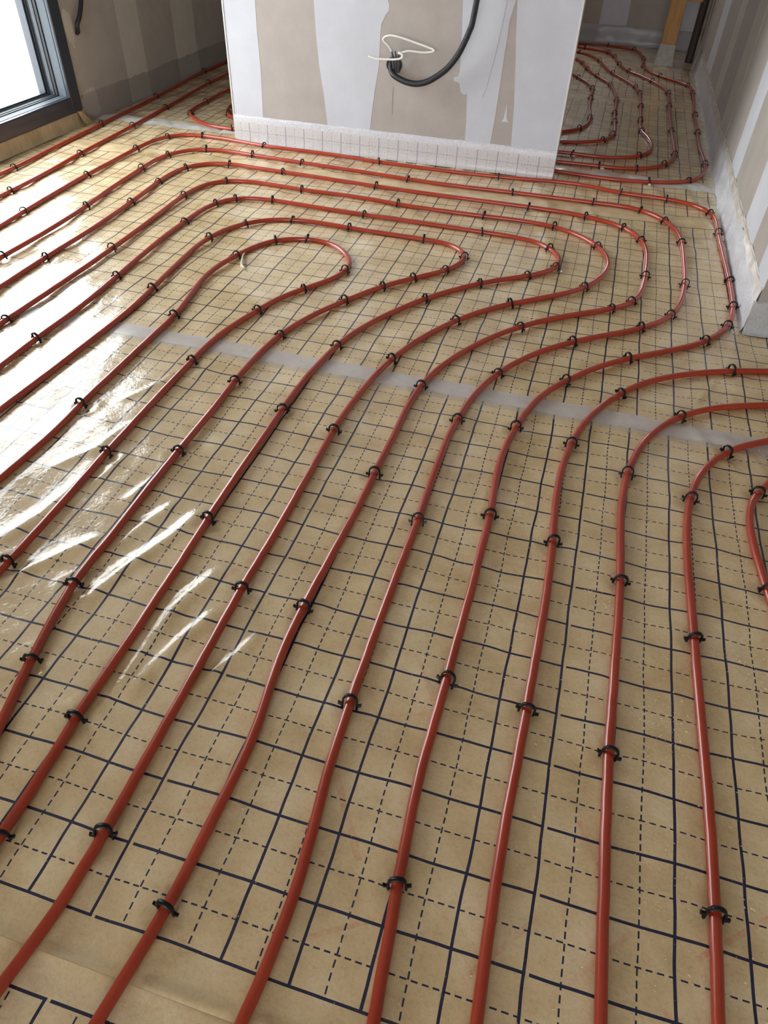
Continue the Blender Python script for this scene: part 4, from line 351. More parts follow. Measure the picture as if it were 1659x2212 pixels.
band('plaster_patch', 'y', PY-.0008, (0, -1, 0), patch, plasterM, wm, .0010)
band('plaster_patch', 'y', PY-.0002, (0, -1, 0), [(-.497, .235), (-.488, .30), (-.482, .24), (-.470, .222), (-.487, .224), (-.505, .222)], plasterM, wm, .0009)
mb = MB(); mb.box(-.231, -.2235, PY-.0035, PY+.0775, 0, 2.5)
mb.build('corner_bead', simple('corner_bead_metal', (.60, .575, .55), .4, 30, .06), wm, bevel=.0012)
mb = MB(); mb.box(-1.889, -1.8815, PY-.0035, PY+.0775, 0, 2.5)
mb.build('corner_bead', simple('corner_bead_paint', (.60, .575, .55), .4, 30, .06), wm, bevel=.0012)
mb = MB(); mb.tube([(-1.0385, PY-.0004, z) for z in (.20, .26, .32)], .0006, 6); mb.build('wall_crack', simple('crack_dark', (.16, .14, .12), .9), wm)
# terrace outside
mb = MB(); mb.box(-16, -3.03, -6, 14, -.3, -.15)
tag(mb.build('terrace', simple('pale_terrace', (.72, .73, .72), .8, 3, .08)), kind='structure')

# ------------------------------------------------------------------ window
alu = NT('anthracite_aluminium'); alu.set(Base_Color=alu.ramp(alu.noise(200, 3), [(.3, (.030, .037, .052)), (.7, (.036, .044, .060))]), Roughness=.33, Metallic=.0, Coat_Weight=.3)
alu.bump(alu.noise(600, 2), .05, .0005); alu = alu.m
grey_alu = simple('grey_window_profile', (.075, .092, .11), .6, 60, .08)
dark_seal = simple('black_rubber_seal', (.02, .022, .026), .6)
win = empty('window_1', (XL, (WY0+WY1)/2, WZ0)); tag(win, kind='structure')
def wpart(name, mb_, mat, bevel=0):
    o = mb_.build(name, mat, bevel=bevel); o.parent = win; o.matrix_parent_inverse = win.matrix_basis.inverted(); return o
XF = XL+.012; XB = XL-.16
m_ = MB(); m_.box(XB, XF, WY1, FY1, FZ0, FZ1); wpart('frame', m_, alu, .008)
m_ = MB(); m_.box(XB, XF, FY0, WY0, FZ0, FZ1); wpart('frame', m_, alu, .008)
m_ = MB(); m_.box(XB, XF-.001, WY0-.02, WY1+.02, FZ0, WZ0); wpart('frame', m_, alu, .008)
m_ = MB(); m_.box(XB, XF-.001, WY0-.02, WY1+.02, WZ1, FZ1); wpart('frame', m_, alu, .008)
# stepped side track and sill track, toward the glass
for i, (xa, xb, d, mt) in enumerate(((-.052, -.006, .003, grey_alu), (-.068, -.054, .009, dark_seal), (-.076, -.070, .013, grey_alu), (-.104, -.080, .008, alu), (-.108, -.105, .016, grey_alu), (-.150, -.110, .030, alu))):
    m_ = MB(); m_.box(XL+xa, XL+xb, WY1-d, WY1+.005, WZ0, WZ1); wpart('side_track', m_, mt, .001)
    m_ = MB(); m_.box(XL+xa, XL+xb, WY0+.01, WY1-d, WZ0-.004, WZ0+d*.55); wpart('sill_track', m_, mt, .001)
g = NT('window_glass'); g.t.nodes.remove(g.p)
tr = g.n('ShaderNodeBsdfTransparent'); tr.inputs[0].default_value = (.95, .97, .96, 1)
gl = g.n('ShaderNodeBsdfGlossy'); gl.inputs['Roughness'].default_value = .01
fr = g.n('ShaderNodeFresnel'); fr.inputs[0].default_value = 1.45
geo = g.n('ShaderNodeNewGeometry')
mx = g.n('ShaderNodeMixShader'); g.L(g.M('MULTIPLY', fr.outputs[0], g.M('SUBTRACT', 1, geo.outputs['Backfacing'])), mx.inputs[0]); g.L(tr.outputs[0], mx.inputs[1]); g.L(gl.outputs[0], mx.inputs[2])
g.L(mx.outputs[0], g.t.nodes['Material Output'].inputs[0])
m_ = MB(); m_.box(XL-.135, XL-.129, WY0, WY1-.02, WZ0+.005, WZ1); wpart('glass_pane', m_, g.m)
m_ = MB()
for yy, zz, rr in ((FY1-.004, .098, .0035), (FY1-.004, .128, .003)): m_.tube([(XF-.004, yy-.004, zz), (XF+.003, yy-.004, zz)], rr, 10)
wpart('screw', m_, grey_alu)

# ------------------------------------------------------------------ printed film on the insulation
marks = [(-.20, -.15, -.09, -.085, .004, .5), (.02, -.14, .11, -.03, .004, .45), (.155, .13, .21, .03, .004, .4), (.33, -.02, .47, .10, .004, .55), (.16, -.10, .24, -.01, .004, .4), (.28, -.09, .38, -.17, .004, .45),
         (-.24, .10, -.16, -.03, .006, .5), (-.17, .36, -.10, .25, .005, .35), (-.25, .20, -.12, .24, .005, .3), (.24, .41, .34, .50, .005, .3), (-.60, .42, -.56, .50, .005, .4), (-.45, -.04, -.30, .02, .004, .3)]
fB = film_mat('printed_film_near', (0, .1, -.208, .104, -.208, 1.25, .1), marks)
fA = film_mat('printed_film_edge', (-.498, .1, -.312, .104, -1.3, -.312, -.498))
fC = film_mat('printed_film_middle', (.117, .1, 1.399, .1105, 1.0, 2.836, .217))
fD = film_mat('printed_film_far', (0.0, .1, 2.965, .10, 2.965, 3.36, .1))
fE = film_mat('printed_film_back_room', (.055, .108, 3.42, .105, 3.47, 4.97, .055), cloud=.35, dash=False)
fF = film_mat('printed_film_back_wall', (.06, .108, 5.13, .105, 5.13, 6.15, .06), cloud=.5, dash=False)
XR = 2.2
for nm, x1, y0, y1, st, mt, lb in (
        ('a', XR, -1.10, -.267, .014, fA, 'printed insulation film along the very bottom left edge, before the fold'),
        ('b', 1.3, -.267, 1.27, .0062, fB, 'tan insulation film with navy printed grid between the fold and the long tape'),
        ('c', XR, 1.27, 2.90, .010, fC, 'tan grid-printed film around the pipe bends beyond the long tape'),
        ('d', .553, 2.90, 3.40, .010, fD, 'crinkled strip of grid-printed film at the foot of the partition'),
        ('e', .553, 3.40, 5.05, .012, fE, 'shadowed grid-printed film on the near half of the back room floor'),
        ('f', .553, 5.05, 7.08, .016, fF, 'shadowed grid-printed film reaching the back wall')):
    o = sheet('insulation_film', -2.772, x1, y0, y1, st, mt, -.0016 if nm == 'a' else 0)
    tag(o, lb, 'insulation sheet', 'sheets of printed film covering the floor')

def tape_mat(name, col, alpha, rough=.35):
    t = NT(name); f = t.noise(30, 5, .7)
    t.set(Base_Color=t.ramp(f, [(.35, tuple(c*.86 for c in col)), (.65, col)]), Roughness=rough, Coat_Weight=.6, Coat_Roughness=.2)
    t.p.inputs['Alpha'].default_value = alpha
    t.bump(t.noise(60, 4, .6), .4, .002); return t.m
tpm = tape_mat('white_joint_tape', (.80, .76, .74), .68)
tpe = tape_mat('clear_tape_edge', (.72, .69, .64), .34)
o = sheet('joint_tape', -2.772, 1.5, 1.243, 1.312, .010, tpm, .0007); tag(o, 'long white translucent tape crossing the whole floor under the pipes', 'tape')
e = sheet('tape_border', -2.772, 1.5, 1.222, 1.2425, .010, tpe, .0006); e.parent = o
o = sheet('joint_tape', -2.772, .55, 3.325, 3.440, .008, tape_mat('crinkled_tape', (.80, .77, .72), .88), .0012)
tag(o, 'crinkled whitish tape behind the partition foot at the doorway to the back room', 'tape')

# ------------------------------------------------------------------ edge strips along the walls
def skirt_mat(name, along, col, z1, grid=None, alpha=1, sparkle=.3, gridz=.09):
    t = NT(name); f = t.noise(180, 4, .7)
    base = t.ramp(f, [(.3, tuple(c*(1-sparkle) for c in col)), (.62, col)])
    if grid is not None:
        sep = t.n('ShaderNodeSeparateXYZ'); t.L(t.coord(), sep.inputs[0])
        z = sep.outputs[2]; x = sep.outputs[0]
        fu = t.M('FRACT', t.M('DIVIDE', t.M('SUBTRACT', x, grid), .1))
        d = t.M('SUBTRACT', .5, t.M('ABSOLUTE', t.M('SUBTRACT', fu, .5)))
        k = t.M('LESS_THAN', d, .022); d2 = t.M('ABSOLUTE', t.M('SUBTRACT', fu, .5))
        k2 = t.M('MULTIPLY', t.M('LESS_THAN', d2, .011), t.M('LESS_THAN', t.M('FRACT', t.M('DIVIDE', z, .016)), .6))
        kz = t.M('LESS_THAN', z, t.M('ADD', gridz, t.M('MULTIPLY', t.noise(14, 2), .008)))
        kh = t.M('MULTIPLY', t.M('LESS_THAN', t.M('ABSOLUTE', t.M('SUBTRACT', z, .052)), .0014), t.M('LESS_THAN', t.M('FRACT', t.M('DIVIDE', x, .0154)), .6))
        base = t.mix(t.M('MULTIPLY', kz, .28), base, (.50, .40, .30))
        base = t.mix(t.M('MULTIPLY', t.M('MULTIPLY', t.M('MAXIMUM', t.M('MAXIMUM', k, k2), kh), kz), .62), base, (.10, .12, .24))
    t.set(Base_Color=base, Roughness=.6, Coat_Weight=.5, Coat_Roughness=.25)
    t.p.inputs['Alpha'].default_value = alpha
    t.bump(t.noise(90, 5, .7), .7, .003); return t.m
def skirting(name, path, prof, mat, wav=.002, seed=1, parent=None, both=None):
    """sweep a profile (offset from wall, height) along a wall line; path: a(t)->(x,y,nx,ny)"""
    r = np.random.RandomState(seed); n = len(path); v = []; f = []
    for i, (x, y, nx, ny) in enumerate(path):
        for j, (o_, z) in enumerate(prof):
            q = wav*(vnoise(np.array([i*.02*1.0]), np.array([j*.03]), .05, .05, seed)[0]*2)
            v.append((x+nx*(o_+q), y+ny*(o_+q), z+(q*1.4 if j > 1 else 0)))
    m = len(prof)
    for i in range(n-1):
        for j in range(m-1): f.append((i*m+j, (i+1)*m+j, (i+1)*m+j+1, i*m+j+1))
    return mesh(name, v, f, mat, parent, smooth=True)
def line(x0, y0, x1, y1, nx, ny, st=.02):
    n = max(2, int(math.hypot(x1-x0, y1-y0)/st)+1)
    return [(x0+(x1-x0)*i/(n-1), y0+(y1-y0)*i/(n-1), nx, ny) for i in range(n)]
PROF = lambda h, o=.012: [(o+.012, .001), (o+.006, .004), (o+.002, .012), (o, h*.3), (o-.001, h*.6), (o-.003, h*.92), (o-.006, h), (0.0005, h+.0015)]
# foot of the partition
sk = skirting('edge_strip', line(-1.887, PY, -.2235, PY, 0, -1), PROF(.122, .009), skirt_mat('foam_strip_printed', 'x', (.64, .63, .66), .122, grid=0.0), .0012, 3)
tag(sk, 'white foam edge strip with printed grid showing through at the partition foot', 'edge strip', 'foam edge strips along the walls')
# right wall: foam, with a lip of film taped above it
foam = skirt_mat('sparkling_white_foam', 'y', (.74, .75, .79), .12, sparkle=.34)
sk = skirting('edge_strip', line(.555, 1.925, .555, 7.08, -1, 0), [(.020, .0), (.016, .006), (.013, .02), (.010, .05), (.008, .09), (.005, .112), (.003, .12)], foam, .004, 4)
tag(sk, 'sparkling white foam edge strip along the right-hand wall', 'edge strip', 'foam edge strips along the walls')
lipm = NT('film_lip'); sep = lipm.n('ShaderNodeSeparateXYZ'); lipm.L(lipm.coord(), sep.inputs[0])
dz_ = lipm.M('LESS_THAN', lipm.M('ABSOLUTE', lipm.M('SUBTRACT', sep.outputs[2], lipm.M('ADD', .136, lipm.M('MULTIPLY', lipm.noise(9, 2), .010)))), .0013)
dy_ = lipm.M('LESS_THAN', lipm.M('FRACT', lipm.M('DIVIDE', sep.outputs[1], .0154)), .6)
lb_ = lipm.ramp(lipm.noise(25, 5, .6), [(.35, (.58, .54, .48)), (.65, (.72, .69, .64))])
lipm.set(Base_Color=lipm.mix(lipm.M('MULTIPLY', dz_, dy_), lb_, (.05, .05, .08)), Roughness=.4, Coat_Weight=.6, Coat_Roughness=.2)
lipm.bump(lipm.noise(50, 4), .6, .003)
lip = skirting('film_lip', line(.555, 1.925, .555, 7.08, -1, 0), [(.006, .106), (.007, .116), (.005, .13), (.003, .142), (.0006, .149)], lipm.m, .003, 8, parent=sk)
sk = skirting('edge_strip', line(.541, 1.932, 1.9, 1.932, 0, -1), PROF(.108, .012), skirt_mat('grey_film_strip', 'x', (.50, .51, .51), .1, sparkle=.25), .004, 6)
tag(sk, 'grey film-covered edge strip around the corner at the right picture edge', 'edge strip', 'foam edge strips along the walls')
sk = skirting('edge_strip', line(XL, 3.235, XL, 7.08, 1, 0), PROF(.128, .008), skirt_mat('grey_foam_strip', 'y', (.38, .35, .33), .13, sparkle=.15, alpha=.34), .003, 7)
tag(sk, 'grey edge strip at the foot of the left wall beyond the window', 'edge strip', 'foam edge strips along the walls')
sk = skirting('edge_strip', line(-1.32, 7.08, .555, 7.08, 0, -1), PROF(.138, .012), skirt_mat('pale_foam_strip', 'x', (.50, .50, .51), .13, sparkle=.15, alpha=.75), .003, 9)
tag(sk, 'pale edge strip at the foot of the back room far wall', 'edge strip', 'foam edge strips along the walls')
# film turned up under the window
t = NT('turned_up_film'); b_ = t.ramp(t.noise(4, 5, .65), [(.3, (.42, .34, .19)), (.55, (.56, .47, .29)), (.75, (.64, .55, .36))])
st_ = t.ramp(t.noise(8, 5, .7, vec=t.mapping((1, 6, .8))), [(.35, (.78, .74, .68)), (.6, (1, 1, 1))])
t.set(Base_Color=t.mix(.7, b_, st_, 'MULTIPLY'), Roughness=.55, Coat_Weight=.25, Coat_Roughness=.35)
t.bump(t.noise(10, 4, .6, vec=t.mapping((1, 5, 1))), .8, .006)
uf = skirting('upturned_film', line(XL, 1.0, XL, 3.25, 1, 0), [(.016, .000), (.009, .006), (.006, .03), (.006, .05), (.007, .060), (.006, .072)], t.m, .003, 12)
tag(uf, 'wrinkled tan film turned up below the window frame', 'film')
# torn bit of foil at the end of the window
def crumple(name, cx, cy, cz, sx, sy, amp, mat, seed, n=16, rot=0):
    r = np.random.RandomState(seed); v = []; f = []
    for i in range(n+1):
        for j in range(n+1):
            a = (i/n-.5)*sx; b = (j/n-.5)*sy
            z = amp*abs(vnoise(np.array([a*1.0+seed]), np.array([b+seed]), sx/4, sy/5, seed)[0])*2
            ed = .1*sx*(r.rand()-.5) if i in (0, n) or j in (0, n) else 0
            x_ = a+ed; y_ = b+ed
            v.append((cx+x_*math.cos(rot)-y_*math.sin(rot), cy+x_*math.sin(rot)+y_*math.cos(rot), cz+z))
    for i in range(n):
        for j in range(n): q = i*(n+1)+j; f.append((q, q+n+1, q+n+2, q+1))
    return mesh(name, v, f, mat, smooth=True)
clear = tape_mat('loose_clear_film', (.80, .79, .76), .55, .25)
o = crumple('loose_film', .775, 1.70, .004, .30, .42, .03, clear, 3, 22); tag(o, 'crumpled translucent film lying below the grey strip at the right edge', 'film')
tan = simple('torn_tan_film', (.42, .33, .17), .6, 30, .2)
m_ = MB(); m_.poly([(XL+.012, 3.165, .072), (XL+.02, 3.19, .066), (XL+.022, 3.215, .045), (XL+.03, 3.235, .02), (XL+.034, 3.25, .003), (XL+.032, 3.20, .002), (XL+.028, 3.175, .02)], (.3, -.1, .1), .002)
o = m_.build('torn_film', tan); tag(o, 'torn flap of tan film under the corner of the window frame', 'film')

# ------------------------------------------------------------------ heating pipes
pm = NT('red_pex_pipe')
pb = pm.ramp(pm.noise(12, 3), [(.3, (.325, .032, .011)), (.7, (.385, .043, .015))])
pm.set(Base_Color=pb, Roughness=.30, Specular_IOR_Level=.5, Coat_Weight=.35, Coat_Roughness=.10)
pm.bump(pm.noise(500, 2), .04, .0005); pm = pm.m
PNAME = {
 'P1': ('red heating pipe running closest to the window and left wall', 'the pipe nearest the window'),
 'P2': ('straight red heating pipe, second from the window, going to the far left', 'the second pipe from the window'),
 'P3': ('outermost red pipe of the big bend, passing right along the partition', 'the outermost bend pipe'),
 'P4': ('red pipe of the big bend, second from the outside', 'the second bend pipe'),
 'P5': ('red pipe of the big bend, third from the outside', 'the third bend pipe'),
 'P6': ('red pipe of the big bend, fourth from the outside', 'the fourth bend pipe'),
 'P7': ('red pipe of the big bend, fifth from the outside, turning at mid floor', 'the fifth bend pipe'),
 'P8': ('red pipe around the inner loop, second from the inside', 'the pipe around the inner loop'),
 'P9': ('innermost red pipe making the tight loop in the middle of the floor', 'the innermost loop'),
 'Q1': ('red pipe curving off to the right edge, farthest of three', 'the farthest right-edge curve'),
 'Q2': ('red pipe curving off to the right edge, middle of three', 'the middle right-edge curve'),
 'Q3': ('red pipe curving off to the right edge, nearest to the camera', 'the nearest right-edge curve'),
 'Q4': ('short red bend just showing at the right edge', 'the short bend at the right edge'),
 'R1': ('outermost red pipe in the back room, beside the right wall', 'the outermost back room pipe'),
 'R2': ('red pipe in the back room, second from the outside', 'the second back room pipe'),
 'R3': ('red pipe in the back room with a bulging bend, third from the outside', 'the third back room pipe'),
 'R4': ('red pipe in the back room, fourth from the outside', 'the fourth back room pipe'),
 'R5': ('innermost red pipe in the back room, beside the partition end', 'the innermost back room pipe'),
 'S1': ('red pipe with a tight turn left of the partition', 'the tight turn left of the partition'),
 'S2': ('small end of a red pipe bend peeking out beside the partition left edge', 'the small bend at the partition edge')}
RP = .0088; ZP = .0098
for k_, Pp in PIPES.items():
    m_ = MB(); m_.tube([(x, y, ZP) for x, y in Pp], RP, 18)
    
    o = m_.build('heating_pipe', pm, smooth=True)
    tag(o, PNAME[k_][0], 'pipe', 'red heating pipes on the floor')

# ------------------------------------------------------------------ pipe clips
ck = NT('black_nylon'); ck.set(Base_Color=(.006, .006, .007), Roughness=.42, Specular_IOR_Level=.3); ck.bump(ck.noise(900, 2), .08, .0003); ck = ck.m
def clip_meshes(ha, seed):
    r = random.Random(seed); R = .0126; zc = ha-R; path = [(-R-.0006, -.003), (-R-.0002, .003), (-R, .008)]
    for i in range(0, 17):
        a = PI-PI*i/16; path.append((R*math.cos(a), zc+R*math.sin(a)))
    path += [(R, .008), (R+.0002, .003), (R+.0006, -.003)]
    v = []; f = []; n = len(path); w_ = .0030; th = .0016
    for i, (x, z) in enumerate(path):
        a = path[max(i-1, 0)]; b = path[min(i+1, n-1)]; tx, tz = b[0]-a[0], b[1]-a[1]; l = math.hypot(tx, tz); nx, nz = -tz/l, tx/l
        ww = w_*(1.25 if 6 < i < n-7 else 1.0)
        for dy, dn in ((-ww, -th), (ww, -th), (ww, th), (-ww, th)): v.append((x+nx*dn, dy, z+nz*dn))
    for i in range(n-1):
        for j in range(4): a = i*4+j; b = i*4+(j+1) % 4; f.append((a, b, b+4, a+4))
    f += [(3, 2, 1, 0), tuple(4*(n-1)+j for j in range(4))]
    me = bpy.data.meshes.new('pipe_clip'); me.from_pydata(v, [], f); me.materials.append(ck)
    bm = bmesh.new(); bm.from_mesh(me); bmesh.ops.recalc_face_normals(bm, faces=bm.faces)
    bmesh.ops.bevel(bm, geom=[e for e in bm.edges if abs(e.verts[0].co.y-e.verts[1].co.y) < 1e-6 and (e.verts[0].co-e.verts[1].co).length > .0008], offset=.0005, segments=2, affect='EDGES')
    bm.to_mesh(me); bm.free(); me.polygons.foreach_set('use_smooth', [True]*len(me.polygons))
    bs = []
    for s in (-1, 1):
        m_ = MB()
        out = [(s*(R+.0002), 0, .0035), (s*(R+.0002), 0, .0105), (s*(R+.0045), 0, .0100), (s*(R+.0078), 0, .0128), (s*(R+.0088), 0, .0095), (s*(R+.0080), 0, .0062), (s*(R+.0035), 0, .0050)]
        m_.poly([(x, -.0023, z) for x, y, z in out], (0, 1, 0), .0046)
        m_.box(min(s*(R-.0010), s*(R+.0026)), max(s*(R-.0010), s*(R+.0026)), -.0022, .0022, -.002, .0016)
        o_ = m_.build('barb', ck, bevel=.0004); b_me = o_.data; bpy.data.objects.remove(o_); bs.append(b_me)
    return me, bs
CV = [clip_meshes(.0285, 1), clip_meshes(.0265, 2), clip_meshes(.0310, 3)]
ORD = ['first', 'second', 'third', 'fourth', 'fifth', 'sixth', 'seventh', 'eighth', 'ninth', 'tenth', 'eleventh', 'twelfth', 'thirteenth', 'fourteenth', 'fifteenth', 'sixteenth', 'seventeenth', 'eighteenth', 'nineteenth', 'twentieth', 'twenty-first', 'twenty-second', 'twenty-third']
START = {'P': 'from the left picture edge', 'Q': 'from the right picture edge', 'R': 'from the doorway end', 'S': 'from the far end'}
rr = random.Random(5)
for k_, L_ in CLIPS.items():
    for i, (x, y, a) in enumerate(L_):
        me, bs = CV[rr.choice((0, 0, 1, 2))]
        o = bpy.data.objects.new('pipe_clip', me); C.objects.link(o)
        o.location = (x, y, 0.0); o.rotation_euler = (rr.gauss(0, .16), rr.gauss(0, .05), a-PI/2+rr.gauss(0, .17))
        for b in bs:
            q = bpy.data.objects.new('barb', b); C.objects.link(q); q.parent = o
        if len(L_) == 1: lb = 'black plastic clip holding '+PNAME[k_][1]
        else: lb = 'black clip, %s %s, on %s' % (ORD[i], START[k_[0]], PNAME[k_][1])
        tag(o, lb, 'pipe clip', 'black clips holding the pipes')

# ------------------------------------------------------------------ cables on the partition
blk = simple('black_corrugated_plastic', (.016, .018, .023), .42, 60, .15)
greyb = simple('grey_sheath', (.075, .078, .085), .5, 60, .15)
whitew = simple('white_wire_plastic', (.74, .73, .68), .4, 40, .05)
cp = catmull([(-1.050, 3.262, .418), (-1.048, 3.235, .405), (-1.036, 3.215, .385), (-1.011, 3.19, .375), (-.96, 3.17, .363), (-.91, 3.165, .359), (-.862, 3.165, .369), (-.817, 3.165, .393), (-.766, 3.165, .432), (-.724, 3.16, .484), (-.697, 3.16, .537), (-.68, 3.16, .58), (-.672, 3.16, .606), (-.662, 3.16, .688), (-.652, 3.16, .80), (-.66, 3.17, 1.0), (-.70, 3.20, 1.15), (-.76, 3.26, 1.2)], 6)
# resample finely for the corrugation
def fine(P, st):
    P = [Vector(p) for p in P]; o = [P[0]]; acc = 0
    for a, b in zip(P[:-1], P[1:]):
        L = (b-a).length; d = st-acc
        while d <= L: o.append(a.lerp(b, d/L)); d += st
        acc = L-(d-st)
    return o
fp = fine(cp, .00125); rad = [.0132 if (i % 3) else .0108 for i in range(len(fp))]
m_ = MB(); m_.tube(fp, rad, 16); o = m_.build('conduit', blk, smooth=True)
tag(o, 'thick black corrugated conduit hanging in a curve from the hole in the partition', 'conduit')
m_ = MB(); n_ = 28; r0 = .037
ring = [(-1.037+r0*math.cos(2*PI*i/n_), PY-.0012, .409+r0*.9*math.sin(2*PI*i/n_)) for i in range(n_)]
m_.poly(ring, (0, -1, 0), .0022); o = m_.build('wall_hole', simple('dark_hole', (.008, .008, .009), .8))
o.name = 'socket_hole'; tag(o, 'round black socket hole cut in the partition behind the folded sheaths', 'socket box')
for nm, P_, lb in (('a', [(-1.031, 3.255, .385), (-1.032, 3.235, .391), (-1.026, 3.2, .423), (-1.029, 3.19, .45), (-1.036, 3.195, .470)], 'dark grey folded cable sheath sticking up, left of three'),
                   ('b', [(-1.026, 3.255, .385), (-1.024, 3.235, .391), (-1.014, 3.2, .424), (-1.013, 3.185, .452), (-1.019, 3.19, .474)], 'dark grey folded cable sheath sticking up, middle of three'),
                   ('c', [(-1.013, 3.255, .385), (-1.013, 3.235, .389), (-1.002, 3.2, .425), (-1.000, 3.19, .449), (-1.004, 3.195, .471)], 'dark grey folded cable sheath sticking up, right of three')):
    m_ = MB(); q = catmull(P_, 6); m_.tube(q, [.0062]*(len(q)-5)+[.0055, .005, .0045, .004, .0036], 12)
    tag(m_.build('cable_sheath', greyb, smooth=True), lb, 'cable sheath', 'folded sheaths in the socket hole')
wp = [(-1.034, 3.21, .462), (-1.048, 3.208, .482), (-1.061, 3.205, .495), (-1.078, 3.203, .508), (-1.074, 3.201, .52), (-1.05, 3.198, .53), (-1.019, 3.196, .53), (-.974, 3.194, .523), (-.916, 3.191, .511), (-.864, 3.189, .5), (-.839, 3.186, .493), (-.841, 3.184, .486), (-.881, 3.182, .48), (-.928, 3.179, .481), (-.954, 3.177, .481), (-.98, 3.175, .474), (-.993, 3.172, .469), (-.993, 3.165, .473), (-.981, 3.163, .471), (-.974, 3.161, .463), (-.983, 3.160, .453), (-1.014, 3.160, .447), (-1.058, 3.160, .444), (-1.093, 3.160, .443), (-1.113, 3.160, .446), (-1.134, 3.160, .45)]
m_ = MB(); m_.tube(catmull(wp, 6), .0045, 12); o = m_.build('electric_wire', whitew, smooth=True)
tag(o, 'white wire looped in a flat triangle above the socket hole', 'wire')
lc = [(-2.745, 3.46, .80), (-2.745, 3.414, .609), (-2.745, 3.381, .536), (-2.745, 3.359, .50), (-2.745, 3.335, .469), (-2.747, 3.312, .448), (-2.752, 3.310, .428), (-2.766, 3.322, .405), (-2.79, 3.33, .40)]
m_ = MB(); q = catmull(lc, 8); m_.tube(q, .0115, 14); o = m_.build('conduit', blk, smooth=True)
tag(o, 'black conduit end poking into the left wall next to the window', 'conduit')

# ------------------------------------------------------------------ timber prop and dark upright in the back room
wood = NT('prop_timber'); wv = wood.noise(9, 5, .6, vec=wood.mapping((9, 9, .7)))
wood.set(Base_Color=wood.ramp(wv, [(.3, (.42, .20, .055)), (.6, (.56, .30, .095))]), Roughness=.6); wood.bump(wv, .3, .002)
pr = empty('timber_prop', (.307, 6.38, 0))
tag(pr, 'orange-brown timber prop standing in the back room, foot wrapped in film', 'timber prop')
def pp(mb_, name, mat, bevel=0, smooth=False):
    o = mb_.build(name, mat, bevel=bevel, smooth=smooth); o.parent = pr; o.matrix_parent_inverse = pr.matrix_basis.inverted(); return o
m_ = MB(); m_.box(.254, .358, 6.33, 6.43, 0, 2.5); pp(m_, 'post', wood.m, .003)
m_ = MB(); m_.box(.365, .47, 6.30, 6.40, .418, .50); pp(m_, 'brace', wood.m, .003)
wr_ = simple('foot_wrap_film', (.46, .43, .40), .6, 40, .2)
m_ = MB(); pr_ = [(.250, 6.326), (.362, 6.326), (.362, 6.434), (.250, 6.434)]
v = []; f = []
for i in range(9):
    z = i/8*.135; ex = .016*(1-i/8)**2
    for j, (a, b) in enumerate(pr_):
        dx = (-1 if j in (0, 3) else 1); dy = (-1 if j < 2 else 1)
        v.append((a+dx*(ex+random.uniform(0, .002)), b+dy*(ex+random.uniform(0, .002)), z+(random.uniform(-.008, .01) if i == 8 else 0)))
for i in range(8):
    for j in range(4): f.append((i*4+j, i*4+(j+1) % 4, (i+1)*4+(j+1) % 4, (i+1)*4+j))
m_.v = v; m_.f = f; pp(m_, 'film_wrap', wr_)
m_ = MB(); m_.tube([(.505, 6.56, -.01), (.505, 6.56, .02), (.505, 6.56, .6), (.505, 6.56, 2.5)], .030, 20)  # round dark upright standing for the dark band in the far corner
tag(m_.build('dark_upright', simple('dark_brown_upright', (.045, .032, .026), .6), smooth=True), 'dark brown upright in the corner right of the timber prop', 'pipe')

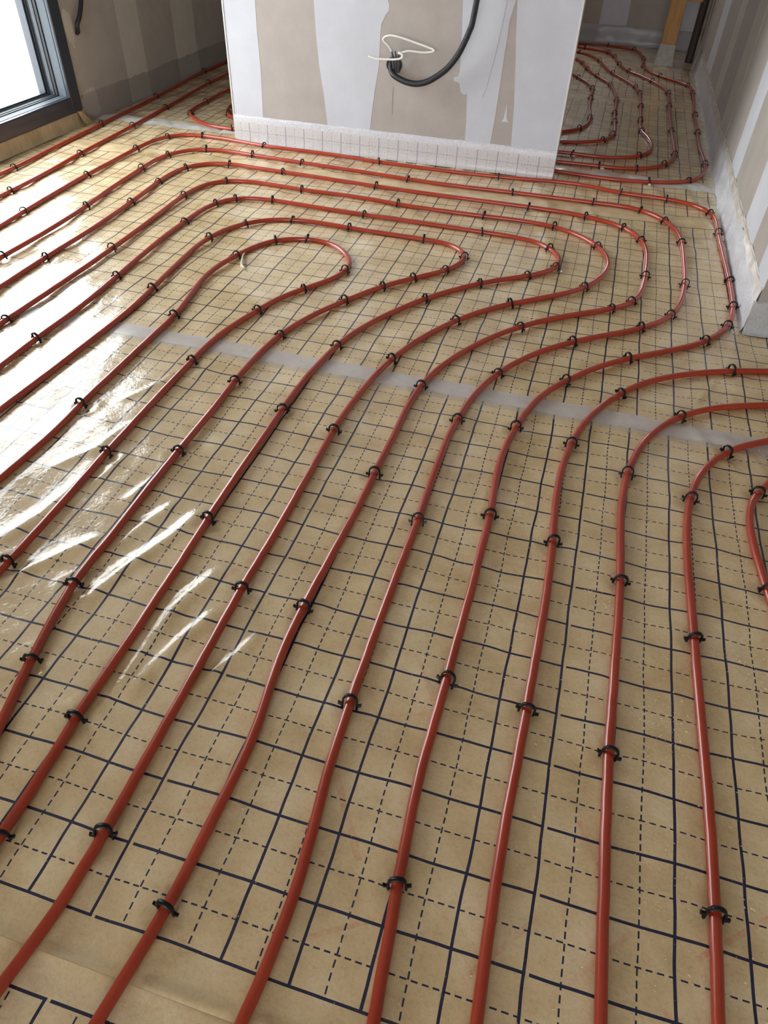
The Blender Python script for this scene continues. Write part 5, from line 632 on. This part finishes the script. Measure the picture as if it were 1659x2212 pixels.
# ------------------------------------------------------------------ scraps and dust
crumb = simple('foam_scrap', (.70, .60, .40), .8, 60, .15)
def scrap(x, y, z, s, seed, label, name='foam_scrap'):
    bm = bmesh.new(); bmesh.ops.create_icosphere(bm, subdivisions=2, radius=s); r = random.Random(seed)
    for v_ in bm.verts: v_.co *= r.uniform(.6, 1.25); v_.co.z *= .55
    me = bpy.data.meshes.new(name); bm.to_mesh(me); bm.free(); me.materials.append(crumb)
    o = bpy.data.objects.new(name, me); C.objects.link(o); o.location = (x, y, z); tag(o, label, 'scrap', 'small scraps on the floor'); return o
scrap(-.003, 3.49, .006, .011, 1, 'pale foam crumb beside a clip in the dim doorway, left one')
scrap(.232, 3.325, .006, .008, 2, 'pale foam crumb on the crinkled tape at the doorway')
scrap(-1.053, 1.315, .0195, .005, 4, 'cream flake sitting on a pipe where it crosses the long tape')
scrap(.28, 6.29, .006, .013, 5, 'pale foam crumb at the foot of the timber prop')
m_ = MB(); m_.tube(catmull([(-1.235, 1.93, .008), (-1.225, 1.89, .011), (-1.21, 1.85, .009), (-1.195, 1.815, .008), (-1.175, 1.80, .007)], 4), [.0035]*8+[.005]*4+[.006]*4+[.003], 8)
tag(m_.build('torn_scrap', simple('cream_scrap', (.62, .58, .44), .5, 80, .15)), 'twisted cream scrap of tape beside a clip on the innermost loop', 'scrap')
v = []; f = []; r = random.Random(11)
def fleck(x, y, s):
    h = float(height(np.array([x]), np.array([y]))[0]); h = max(min(h, .004), 0)
    n = len(v); a = r.uniform(0, 2*PI); l = s*r.uniform(.7, 1.8); w2 = s*.5
    ca, sa = math.cos(a), math.sin(a)
    for px_, py_, pz_ in ((-l, 0, 0), (0, -w2, 0), (l, 0, 0), (0, w2, 0), (0, 0, s*.8)):
        v.append((x+px_*ca-py_*sa, y+px_*sa+py_*ca, h+.0004+pz_))
    f.extend([(n, n+1, n+4), (n+1, n+2, n+4), (n+2, n+3, n+4), (n+3, n, n+4)])
for _ in range(1500): fleck(r.uniform(-1.2, .75), r.uniform(-.5, 1.2), r.uniform(.0006, .0017))
for _ in range(700): fleck(r.uniform(-2.2, .6), r.uniform(1.0, 3.2), r.uniform(.0005, .0012))
for cx, cy, sd, nn in ((.165, .615, .022, 130), (.28, .33, .03, 110), (.44, .50, .05, 160), (.40, .80, .05, 120), (.33, .05, .09, 130), (.22, .25, .12, 130), (.52, 1.25, .05, 60), (.40, 1.60, .04, 40)):
    for _ in range(nn): fleck(r.gauss(cx, sd), r.gauss(cy, sd), r.uniform(.0006, .0018))
o = mesh('sawdust', v, f, simple('pale_sawdust', (.74, .64, .42), .8, 80, .2)); tag(o, 'fine pale sawdust scattered over the film, denser at right', 'dust', kind='stuff')
